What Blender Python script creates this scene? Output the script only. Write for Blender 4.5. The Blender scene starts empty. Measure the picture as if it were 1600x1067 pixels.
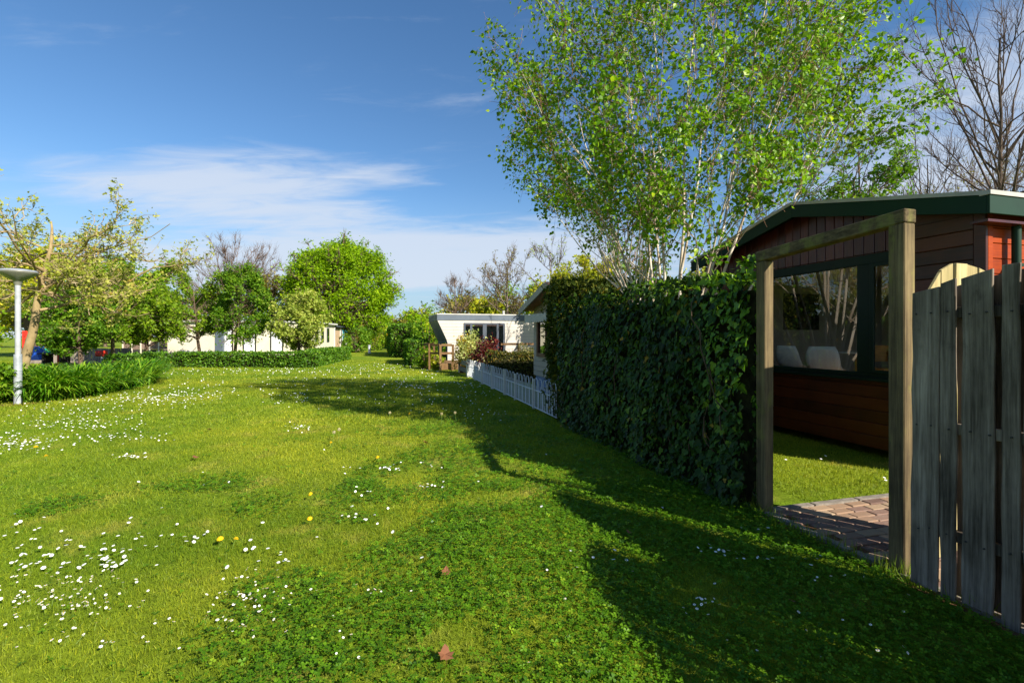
import bpy, math, random
import numpy as np
from mathutils import Vector, Matrix

R = math.radians
SC = bpy.context.scene
COL = SC.collection

# ------------------------------------------------------------------ camera, sky, sun, exposure
F, EYE, CX, HY = 755.0, 1.5, 800.0, 525.0          # focal length in photo pixels, eye height, principal column, horizon row
cam = bpy.data.cameras.new('camera')
cam.lens = F / 1600 * 36
cam.sensor_width = 36
cam.shift_y = -(533.5 - HY) / 1600
cam.clip_start = 0.05
cam.clip_end = 3000
co = bpy.data.objects.new('camera', cam)
co.location = (0, 0, EYE)
co.rotation_euler = (R(90), 0, 0)
COL.objects.link(co)
SC.camera = co

SUN_EL = R(32.5)
SUN_H = Vector((0.745, -0.667)).normalized()       # horizontal direction towards the sun
SUN_D = Vector((SUN_H.x * math.cos(SUN_EL), SUN_H.y * math.cos(SUN_EL), math.sin(SUN_EL)))
sl = bpy.data.lights.new('sun', 'SUN')
sl.energy = 5.0
sl.angle = R(0.53)
sl.color = (1.0, 0.93, 0.80)
so = bpy.data.objects.new('sun', sl)
so.rotation_euler = (-SUN_D).to_track_quat('-Z', 'Y').to_euler()
so.location = (20, -20, 30)
COL.objects.link(so)

world = bpy.data.worlds.new('World')
SC.world = world
world.use_nodes = True
nt = world.node_tree
nt.nodes.clear()
W = nt.nodes.new
wo = W('ShaderNodeOutputWorld')
bg = W('ShaderNodeBackground')
bg.inputs['Strength'].default_value = 0.08
sky = W('ShaderNodeTexSky')
sky.sky_type = 'NISHITA'
sky.sun_disc = False
sky.sun_elevation = SUN_EL
sky.sun_rotation = math.atan2(SUN_H.x, SUN_H.y)
sky.air_density = 1.0
sky.dust_density = 0.2
sky.ozone_density = 3.5
tc = W('ShaderNodeTexCoord')
sep = W('ShaderNodeSeparateXYZ')
nt.links.new(tc.outputs['Generated'], sep.inputs[0])


def wmath(op, a, b=None, clamp=False):
    n = W('ShaderNodeMath')
    n.operation = op
    n.use_clamp = clamp
    for i, v in enumerate((a, b)):
        if v is None:
            continue
        if isinstance(v, (int, float)):
            n.inputs[i].default_value = v
        else:
            nt.links.new(v, n.inputs[i])
    return n.outputs[0]


zc = wmath('ADD', wmath('MAXIMUM', sep.outputs[2], 0.0), 0.10)
u_ = wmath('DIVIDE', sep.outputs[0], zc)
v_ = wmath('DIVIDE', sep.outputs[1], zc)
cmb = W('ShaderNodeCombineXYZ')
nt.links.new(u_, cmb.inputs[0])
nt.links.new(v_, cmb.inputs[1])


def wnoise(scale, loc, rot, detail, rough, dist):
    mp = W('ShaderNodeMapping')
    mp.inputs['Location'].default_value = loc
    mp.inputs['Rotation'].default_value = (0, 0, R(rot))
    mp.inputs['Scale'].default_value = scale
    nt.links.new(cmb.outputs[0], mp.inputs[0])
    n = W('ShaderNodeTexNoise')
    n.inputs['Scale'].default_value = 1.0
    n.inputs['Detail'].default_value = detail
    n.inputs['Roughness'].default_value = rough
    n.inputs['Distortion'].default_value = dist
    nt.links.new(mp.outputs[0], n.inputs[0])
    return n.outputs[0]


def wramp(x, a, b):
    n = W('ShaderNodeMapRange')
    n.interpolation_type = 'SMOOTHSTEP'
    n.inputs[1].default_value = a
    n.inputs[2].default_value = b
    nt.links.new(x, n.inputs[0])
    return n.outputs[0]


# thin sheets of altocumulus: broad banks of cloud broken up by ripples and wisps
def bank(cu, cv, ru, rv):
    a = wmath('DIVIDE', wmath('SUBTRACT', u_, cu), ru)
    b = wmath('DIVIDE', wmath('SUBTRACT', v_, cv), rv)
    r2 = wmath('ADD', wmath('MULTIPLY', a, a), wmath('MULTIPLY', b, b))
    return wmath('MAXIMUM', wmath('SUBTRACT', 1.0, r2), 0.0)


broad = wnoise((0.35, 0.6, 1), (3.1, 1.7, 0), 10, 3.0, 0.5, 0.4)
ripple = wnoise((2.2, 7.0, 1), (0.4, 0.2, 0), 14, 8.0, 0.62, 0.7)
wisp = wnoise((0.9, 1.9, 1), (7.0, 2.0, 0), 24, 8.0, 0.6, 0.9)
cov = wmath('ADD', wmath('ADD', wmath('MULTIPLY', bank(-1.3, 2.4, 1.0, 0.62), 1.05), wmath('MULTIPLY', bank(-0.95, 3.9, 3.0, 1.35), 1.7)), wmath('ADD', bank(1.75, 1.8, 0.85, 1.1), bank(-0.3, -2.6, 3.0, 1.2)))
cov = wmath('ADD', cov, wmath('MULTIPLY', wmath('SUBTRACT', broad, 0.56), 1.5))
tex = wmath('ADD', wmath('MULTIPLY', ripple, 0.45), wmath('MULTIPLY', wisp, 0.55))
den = wmath('ADD', wmath('MULTIPLY', cov, 0.75), wmath('MULTIPLY', wmath('SUBTRACT', tex, 0.5), 1.9))
cl = wramp(den, 0.0, 0.75)
cl = wmath('MULTIPLY', cl, 0.80, True)
mix = W('ShaderNodeMix')
mix.data_type = 'RGBA'
nt.links.new(cl, mix.inputs['Factor'])
hs = W('ShaderNodeHueSaturation')
hs.inputs['Saturation'].default_value = 1.15
nt.links.new(sky.outputs[0], hs.inputs['Color'])
hz = W('ShaderNodeMix')                       # milky air low over the horizon, all the way round
hz.data_type = 'RGBA'
nt.links.new(wmath('MULTIPLY', wramp(sep.outputs[2], 0.30, 0.02), 0.78), hz.inputs['Factor'])
nt.links.new(hs.outputs[0], hz.inputs['A'])
hz.inputs['B'].default_value = (2.5, 3.5, 4.6, 1)
nt.links.new(hz.outputs['Result'], mix.inputs['A'])
mix.inputs['B'].default_value = (4.6, 5.05, 5.8, 1)
nt.links.new(mix.outputs['Result'], bg.inputs['Color'])
nt.links.new(bg.outputs[0], wo.inputs['Surface'])

SC.view_settings.view_transform = 'Standard'
SC.view_settings.look = 'None'
SC.view_settings.exposure = 0.95
SC.view_settings.gamma = 1.0
SC.view_settings.use_curve_mapping = False
SC.render.engine = 'CYCLES'
SC.cycles.max_bounces = 5
SC.cycles.diffuse_bounces = 2
SC.cycles.glossy_bounces = 2
SC.cycles.transmission_bounces = 5
SC.cycles.transparent_max_bounces = 8
SC.cycles.debug_use_spatial_splits = True
SC.cycles.caustics_reflective = False
SC.cycles.caustics_refractive = False

# ------------------------------------------------------------------ helpers: places
U = np.array((-0.27, 0.963)); U = U / np.linalg.norm(U)     # along the plots, away from the camera
V = np.array((U[1], -U[0]))                                  # from the lawn into the gardens


def G(px, py):
    d = F * EYE / (py - HY)
    return np.array(((px - CX) / F * d, d))


def at(px, py, d):
    return np.array(((px - CX) / F * d, d, EYE - (py - HY) / F * d))


def lin(h):
    h = h.lstrip('#')
    out = []
    for i in (0, 2, 4):
        c = int(h[i:i + 2], 16) / 255
        out.append(c / 12.92 if c <= 0.04045 else ((c + 0.055) / 1.055) ** 2.4)
    return tuple(out) + (1,)


# ------------------------------------------------------------------ helpers: meshes
class Geo:
    def __init__(self):
        self.v, self.f, self.a, self.m, self.n = [], [], [], [], 0

    def add(self, verts, faces, attr=None, mat=0):
        verts = np.asarray(verts, dtype=np.float64).reshape(-1, 3)
        faces = np.asarray(faces, dtype=np.int64)
        self.v.append(verts)
        self.f.append(faces + self.n)
        k = len(faces)
        self.a.append(np.zeros(k) if attr is None else np.broadcast_to(np.asarray(attr, dtype=np.float64), (k,)).copy())
        self.m.append(np.full(k, mat))
        self.n += len(verts)
        return self

    def box(self, p0, p1, mat=0, frame=None, attr=None):
        (x0, y0, z0), (x1, y1, z1) = p0, p1
        vv = np.array([(x0, y0, z0), (x1, y0, z0), (x1, y1, z0), (x0, y1, z0), (x0, y0, z1), (x1, y0, z1), (x1, y1, z1), (x0, y1, z1)], float)
        if frame is not None:
            o, a, b = frame
            vv = np.column_stack((o[0] + vv[:, 0] * a[0] + vv[:, 1] * b[0], o[1] + vv[:, 0] * a[1] + vv[:, 1] * b[1], vv[:, 2]))
        ff = [(0, 3, 2, 1), (4, 5, 6, 7), (0, 1, 5, 4), (1, 2, 6, 5), (2, 3, 7, 6), (3, 0, 4, 7)]
        return self.add(vv, ff, attr, mat)

    def prism(self, poly, vec, mat=0):
        poly = np.asarray(poly, float)
        vec = np.asarray(vec, float)
        n = len(poly)
        base = self.n
        self.v.append(np.vstack((poly, poly + vec)))
        self.n += 2 * n
        for f in [tuple(range(n))[::-1], tuple(range(n, 2 * n))]:
            self.f.append(np.array([f]) + base)
            self.a.append(np.zeros(1)); self.m.append(np.array([mat]))
        for i in range(n):
            j = (i + 1) % n
            self.f.append(np.array([(i, j, n + j, n + i)]) + base)
            self.a.append(np.zeros(1)); self.m.append(np.array([mat]))
        return self

    def tubes(self, P, rad, k=6, attr=None, mat=0, cap=False):
        P = np.asarray(P, float)
        if P.ndim == 2:
            P = P[None]
        rad = np.broadcast_to(np.asarray(rad, float), P.shape[:2])
        N, M, _ = P.shape
        T = np.gradient(P, axis=1)
        T /= np.linalg.norm(T, axis=2, keepdims=True) + 1e-9
        ref = np.where(np.abs(T[:, :1, 2:3]) > 0.8, np.array((1.0, 0, 0)), np.array((0, 0, 1.0)))
        A = np.cross(T, ref); A /= np.linalg.norm(A, axis=2, keepdims=True) + 1e-9
        B = np.cross(T, A)
        an = np.linspace(0, 2 * np.pi, k, endpoint=False)
        ring = A[:, :, None] * np.cos(an)[None, None, :, None] + B[:, :, None] * np.sin(an)[None, None, :, None]
        verts = P[:, :, None] + ring * rad[:, :, None, None]
        i = np.arange(N)[:, None, None] * M * k
        j = np.arange(M - 1)[None, :, None] * k
        c = np.arange(k)[None, None, :]
        c2 = (c + 1) % k
        f = np.stack((i + j + c, i + j + c2, i + j + k + c2, i + j + k + c), -1).reshape(-1, 4)
        at_ = None if attr is None else np.repeat(np.asarray(attr), (M - 1) * k)
        b0 = self.n
        self.add(verts.reshape(-1, 3), f, at_, mat)
        if cap:
            for e in (0, M - 1):
                fc = (np.arange(N)[:, None] * M * k + e * k + np.arange(k)[None, :]) + b0
                self.f.append(fc); self.a.append(np.zeros(N)); self.m.append(np.full(N, mat))
        return self

    def lathe(self, o, prof, k=20, mat=0):
        prof = np.asarray(prof, float)
        an = np.linspace(0, 2 * np.pi, k, endpoint=False)
        vv = np.stack((prof[:, :1] * np.cos(an) + o[0], prof[:, :1] * np.sin(an) + o[1], np.repeat(prof[:, 1:], k, 1) + o[2]), -1)
        n = len(prof)
        f = [(i * k + c, i * k + (c + 1) % k, (i + 1) * k + (c + 1) % k, (i + 1) * k + c) for i in range(n - 1) for c in range(k)]
        return self.add(vv.reshape(-1, 3), f, None, mat)

    def scatter(self, tv, tf, pos, Y, N, size, attr=None, mat=0, wid=1.0):
        """a copy of the template at each position; Y its length direction, N roughly its face normal"""
        pos = np.asarray(pos, float)
        n = len(pos)
        if n == 0:
            return self
        Y = Y / (np.linalg.norm(Y, axis=1, keepdims=True) + 1e-9)
        X = np.cross(Y, N); X /= np.linalg.norm(X, axis=1, keepdims=True) + 1e-9
        Z = np.cross(X, Y)
        s = np.broadcast_to(np.asarray(size, float), (n,))[:, None, None]
        w = np.broadcast_to(np.asarray(wid, float), (n,))[:, None, None]
        tv = np.asarray(tv, float); tf = np.asarray(tf)
        vv = (X[:, None] * tv[None, :, :1] * w + Y[:, None] * tv[None, :, 1:2] + Z[:, None] * tv[None, :, 2:3]) * s + pos[:, None]
        ff = tf[None] + (np.arange(n) * len(tv))[:, None, None]
        aa = None if attr is None else np.repeat(np.asarray(attr), len(tf))
        return self.add(vv.reshape(-1, 3), ff.reshape(-1, tf.shape[1]), aa, mat)

    def mesh(self, name, mats, smooth=False):
        me = bpy.data.meshes.new(name)
        vv = np.concatenate(self.v)
        me.vertices.add(len(vv))
        me.vertices.foreach_set('co', vv.astype(np.float32).ravel())
        lt = np.concatenate([np.full(len(f), f.shape[1]) for f in self.f]).astype(np.int32)
        li = np.concatenate([f.ravel() for f in self.f]).astype(np.int32)
        ls = np.concatenate(([0], np.cumsum(lt)[:-1])).astype(np.int32)
        me.loops.add(len(li)); me.polygons.add(len(lt))
        me.loops.foreach_set('vertex_index', li)
        me.polygons.foreach_set('loop_start', ls)
        me.polygons.foreach_set('loop_total', lt)
        for m in (mats if isinstance(mats, (list, tuple)) else [mats]):
            me.materials.append(m)
        me.polygons.foreach_set('material_index', np.concatenate(self.m).astype(np.int32))
        me.polygons.foreach_set('use_smooth', np.full(len(lt), bool(smooth)))
        me.update(calc_edges=True)
        at_ = me.attributes.new('rnd', 'FLOAT', 'FACE')
        at_.data.foreach_set('value', np.concatenate(self.a).astype(np.float32))
        return me

    def build(self, name, mats, parent=None, smooth=False, bevel=0):
        return put(name, self.mesh(name, mats, smooth), parent, bevel=bevel)


def put(name, me, parent=None, loc=(0, 0, 0), rot=(0, 0, 0), scale=None, bevel=0):
    o = bpy.data.objects.new(name, me)
    COL.objects.link(o)
    o.location = loc
    o.rotation_euler = rot
    if scale is not None:
        o.scale = (scale,) * 3 if isinstance(scale, (int, float)) else scale
    if parent is not None:
        o.parent = parent
        o.matrix_parent_inverse = parent.matrix_basis.inverted()
    if bevel:
        b = o.modifiers.new('edge', 'BEVEL')
        b.width = bevel; b.segments = 1; b.limit_method = 'ANGLE'
    return o


def thing(name, label, cat, loc=(0, 0, 0), group=None):
    o = bpy.data.objects.new(name, None)
    o.empty_display_size = 0.2
    COL.objects.link(o)
    o.location = loc if len(loc) == 3 else (loc[0], loc[1], 0)
    return tag(o, label, cat, group)


def tag(o, label=None, cat=None, group=None, kind=None):
    if label: o['label'] = label
    if cat: o['category'] = cat
    if group: o['group'] = group
    if kind: o['kind'] = kind
    return o


# ------------------------------------------------------------------ helpers: materials
class Mat:
    def __init__(self, name):
        self.m = bpy.data.materials.new(name)
        self.m.use_nodes = True
        self.t = self.m.node_tree
        self.t.nodes.clear()
        self.out = self.n('ShaderNodeOutputMaterial')

    def n(self, typ, **kw):
        x = self.t.nodes.new(typ)
        for k, v in kw.items():
            setattr(x, k, v)
        return x

    def l(self, a, b):
        self.t.links.new(a, b)

    def coord(self, scale=(1, 1, 1), rot=(0, 0, 0), world=False):
        mp = self.n('ShaderNodeMapping')
        mp.inputs['Scale'].default_value = scale
        mp.inputs['Rotation'].default_value = rot
        if world:
            self.l(self.n('ShaderNodeNewGeometry').outputs['Position'], mp.inputs[0])
        else:
            self.l(self.n('ShaderNodeTexCoord').outputs['Object'], mp.inputs[0])
        return mp.outputs[0]

    def noise(self, co_, scale=1, detail=4, rough=0.55, dist=0.0):
        x = self.n('ShaderNodeTexNoise')
        x.inputs['Scale'].default_value = scale
        x.inputs['Detail'].default_value = detail
        x.inputs['Roughness'].default_value = rough
        x.inputs['Distortion'].default_value = dist
        self.l(co_, x.inputs[0])
        return x.outputs[0]

    def rng(self, x, a, b, lo=0.0, hi=1.0):
        r = self.n('ShaderNodeMapRange')
        r.interpolation_type = 'SMOOTHSTEP'
        for i, v in enumerate((a, b, lo, hi)):
            r.inputs[i + 1].default_value = v
        self.l(x, r.inputs[0])
        return r.outputs[0]

    def mixc(self, f, a, b, mode='MIX'):
        x = self.n('ShaderNodeMix', data_type='RGBA', blend_type=mode)
        for v, s in ((f, 'Factor'), (a, 'A'), (b, 'B')):
            sock = [i for i in x.inputs if i.name == s and (i.type == 'RGBA' or s == 'Factor') and i.enabled][0]
            if isinstance(v, (float, int)):
                sock.default_value = v
            elif isinstance(v, tuple):
                sock.default_value = v if len(v) == 4 else v + (1,)
            else:
                self.l(v, sock)
        return [o for o in x.outputs if o.type == 'RGBA'][0]

    def math(self, op, a, b):
        x = self.n('ShaderNodeMath', operation=op)
        for i, v in enumerate((a, b)):
            if isinstance(v, (int, float)):
                x.inputs[i].default_value = v
            else:
                self.l(v, x.inputs[i])
        return x.outputs[0]

    def ramp(self, f, stops):
        x = self.n('ShaderNodeValToRGB')
        e = x.color_ramp.elements
        while len(e) < len(stops):
            e.new(0.5)
        for i, (p, c) in enumerate(stops):
            e[i].position = p
            e[i].color = c
        self.l(f, x.inputs[0])
        return x.outputs[0]

    def attr(self, nm='rnd'):
        x = self.n('ShaderNodeAttribute', attribute_name=nm)
        return x.outputs['Fac']

    def bump(self, h, strength=0.3, dist=0.01):
        b = self.n('ShaderNodeBump')
        b.inputs['Strength'].default_value = strength
        b.inputs['Distance'].default_value = dist
        self.l(h, b.inputs['Height'])
        return b.outputs[0]

    def principled(self, color, rough=0.6, spec=0.4, normal=None, metal=0.0):
        p = self.n('ShaderNodeBsdfPrincipled')
        if isinstance(color, tuple):
            p.inputs['Base Color'].default_value = color
        else:
            self.l(color, p.inputs['Base Color'])
        if isinstance(rough, (int, float)):
            p.inputs['Roughness'].default_value = rough
        else:
            self.l(rough, p.inputs['Roughness'])
        p.inputs['Specular IOR Level'].default_value = spec
        p.inputs['Metallic'].default_value = metal
        if normal is not None:
            self.l(normal, p.inputs['Normal'])
        return p

    def done(self, shader):
        self.l(shader.outputs[0], self.out.inputs['Surface'])
        return self.m


def leaf_mat(name, stops, trans=0.4, rough=0.5, spec=0.35, tint=1.35, clump=None, gain=(1.5, 1.22, 0.9)):
    """leaf blades: colour by leaf, part of the light passes through"""
    M = Mat(name)
    c = M.ramp(M.attr(), [(p, tuple(min(.8, a * b) for a, b in zip(lin(h), gain)) + (1,)) for p, h in stops])
    if clump:
        nz = M.noise(M.coord(world=True), clump, 2)
        c = M.mixc(M.rng(nz, 0.35, 0.65, 0.0, 0.45), c, lin(stops[-1][1]))
    p = M.principled(c, rough, spec)
    t = M.n('ShaderNodeBsdfTranslucent')
    tcol = M.mixc(1.0, c, (tint, tint, tint * 0.35, 1), 'MULTIPLY')
    M.l(tcol, t.inputs[0])
    mx = M.n('ShaderNodeMixShader')
    mx.inputs[0].default_value = trans
    M.l(p.outputs[0], mx.inputs[1]); M.l(t.outputs[0], mx.inputs[2])
    return M.done(mx)


def plain(name, h, rough=0.6, var=0.15, scale=6, spec=0.35, bump=0.0, metal=0.0, stretch=(1, 1, 1), dirt=None):
    M = Mat(name)
    base = lin(h)
    cc = M.coord(stretch)
    nz = M.noise(cc, scale, 5, 0.6)
    dark = tuple(x * (1 - 1.6 * var) for x in base[:3]) + (1,)
    lite = tuple(min(1, x * (1 + var)) for x in base[:3]) + (1,)
    c = M.mixc(M.rng(nz, 0.3, 0.7), dark, lite)
    if dirt:
        n2 = M.noise(M.coord((1, 1, 1)), dirt[1], 6, 0.65)
        c = M.mixc(M.rng(n2, 0.52, 0.75, 0, dirt[2]), c, lin(dirt[0]))
    nb = M.bump(nz, bump, 0.01) if bump else None
    return M.done(M.principled(c, rough, spec, nb, metal))


def wood_mat(name, stops, grain=(26, 26, 1.3), rough=0.8, spec=0.2, bump=0.5, moss=None, per=0.25, band=None):
    """weathered timber with the grain along the stretched axis; the tone differs from piece to piece"""
    M = Mat(name)
    info = M.n('ShaderNodeObjectInfo')
    cc = M.coord(grain)
    add = M.n('ShaderNodeVectorMath', operation='ADD')
    M.l(cc, add.inputs[0])
    sc = M.n('ShaderNodeVectorMath', operation='SCALE')
    cmbx = M.n('ShaderNodeCombineXYZ')
    for i in range(3):
        M.l(info.outputs['Random'], cmbx.inputs[i])
    M.l(cmbx.outputs[0], sc.inputs[0]); sc.inputs['Scale'].default_value = 37.0
    M.l(sc.outputs[0], add.inputs[1])
    g1 = M.noise(add.outputs[0], 1.0, 8, 0.65, 0.6)
    g2 = M.noise(add.outputs[0], 3.2, 6, 0.7, 0.3)
    blot = M.noise(M.coord((3, 3, 1.6), world=True), 1.0, 6, 0.6)
    f = M.math('ADD', M.math('MULTIPLY', g1, 0.6), M.math('MULTIPLY', g2, 0.4))
    f = M.math('ADD', f, M.math('MULTIPLY', M.math('SUBTRACT', info.outputs['Random'], 0.5), per))
    f = M.math('ADD', f, M.math('MULTIPLY', M.math('SUBTRACT', blot, 0.5), 0.55))
    c = M.ramp(f, [(p, lin(h)) for p, h in stops])
    if moss:
        n2 = M.noise(M.coord((5, 5, 2.5), world=True), 1.0, 7, 0.68)
        c = M.mixc(M.rng(n2, moss[1], moss[1] + 0.16, 0, moss[2]), c, lin(moss[0]))
    nb = M.bump(M.math('ADD', M.math('MULTIPLY', g2, 0.7), M.math('MULTIPLY', g1, 0.5)), bump, 0.004)
    return M.done(M.principled(c, rough, spec, nb))


def lawn_colour(M):
    """colour of the turf, the same field for the blades and for the soil sheet beneath and beyond them"""
    w = M.coord(world=True)
    big = M.noise(w, 0.42, 4, 0.55, 0.4)
    mid = M.noise(w, 1.7, 5, 0.6, 0.3)
    far = M.noise(w, 0.11, 3, 0.5)
    c = M.mixc(M.rng(big, 0.34, 0.68), (.142, .228, .011, 1), (.292, .342, .020, 1))
    c = M.mixc(M.rng(mid, 0.52, 0.76, 0, 0.7), c, (.44, .38, .080, 1))
    c = M.mixc(M.rng(far, 0.40, 0.62, 0, 0.5), c, (.150, .262, .012, 1))
    return c


def turf_mat():
    M = Mat('turf')
    c = lawn_colour(M)
    fine = M.noise(M.coord(world=True), 26, 6, 0.75)
    mid = M.noise(M.coord(world=True), 5, 5, 0.7)
    k = M.rng(M.math('ADD', M.math('MULTIPLY', fine, 0.6), M.math('MULTIPLY', mid, 0.4)), 0.33, 0.67, 0.5, 1.15)
    x = M.n('ShaderNodeCombineColor')
    for i in range(3):
        M.l(k, x.inputs[i])
    c = M.mixc(1.0, c, x.outputs[0], 'MULTIPLY')
    return M.done(M.principled(c, 0.9, 0.1, M.bump(fine, 0.8, 0.04)))


def blade_mat():
    M = Mat('grass_blade')
    c = lawn_colour(M)
    v = M.ramp(M.attr(), [(0, (0.55, 0.62, 0.5, 1)), (0.5, (1.0, 1.0, 1.0, 1)), (0.85, (1.25, 1.15, 1.0, 1)), (1, (1.9, 1.5, 1.5, 1))])
    c = M.mixc(1.0, c, v, 'MULTIPLY')
    p = M.principled(c, 0.55, 0.25)
    t = M.n('ShaderNodeBsdfTranslucent')
    M.l(M.mixc(1.0, c, (1.25, 1.2, 0.5, 1), 'MULTIPLY'), t.inputs[0])
    mx = M.n('ShaderNodeMixShader'); mx.inputs[0].default_value = 0.35
    M.l(p.outputs[0], mx.inputs[1]); M.l(t.outputs[0], mx.inputs[2])
    return M.done(mx)


def glass_mat(name, tint=(1, 1, 1, 1), refl=1.0):
    M = Mat(name)
    ge = M.n('ShaderNodeNewGeometry')
    dt = M.n('ShaderNodeVectorMath', operation='DOT_PRODUCT')
    M.l(ge.outputs['Normal'], dt.inputs[0]); M.l(ge.outputs['Incoming'], dt.inputs[1])
    c1 = M.math('SUBTRACT', 1.0, M.math('ABSOLUTE', dt.outputs['Value'], 0.0))
    fr = M.math('ADD', 0.045, M.math('MULTIPLY', M.math('POWER', c1, 5.0), 0.955))
    tr = M.n('ShaderNodeBsdfTransparent'); tr.inputs[0].default_value = tint
    gl = M.n('ShaderNodeBsdfGlossy'); gl.inputs['Roughness'].default_value = 0.012
    nb = M.bump(M.noise(M.coord(), 1.1, 1), 0.05, 0.02)
    M.l(nb, gl.inputs['Normal'])
    f = M.math('MINIMUM', M.math('MULTIPLY', fr, 2.6 * refl), 1.0)
    mx = M.n('ShaderNodeMixShader')
    M.l(f, mx.inputs[0]); M.l(tr.outputs[0], mx.inputs[1]); M.l(gl.outputs[0], mx.inputs[2])
    return M.done(mx)


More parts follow.
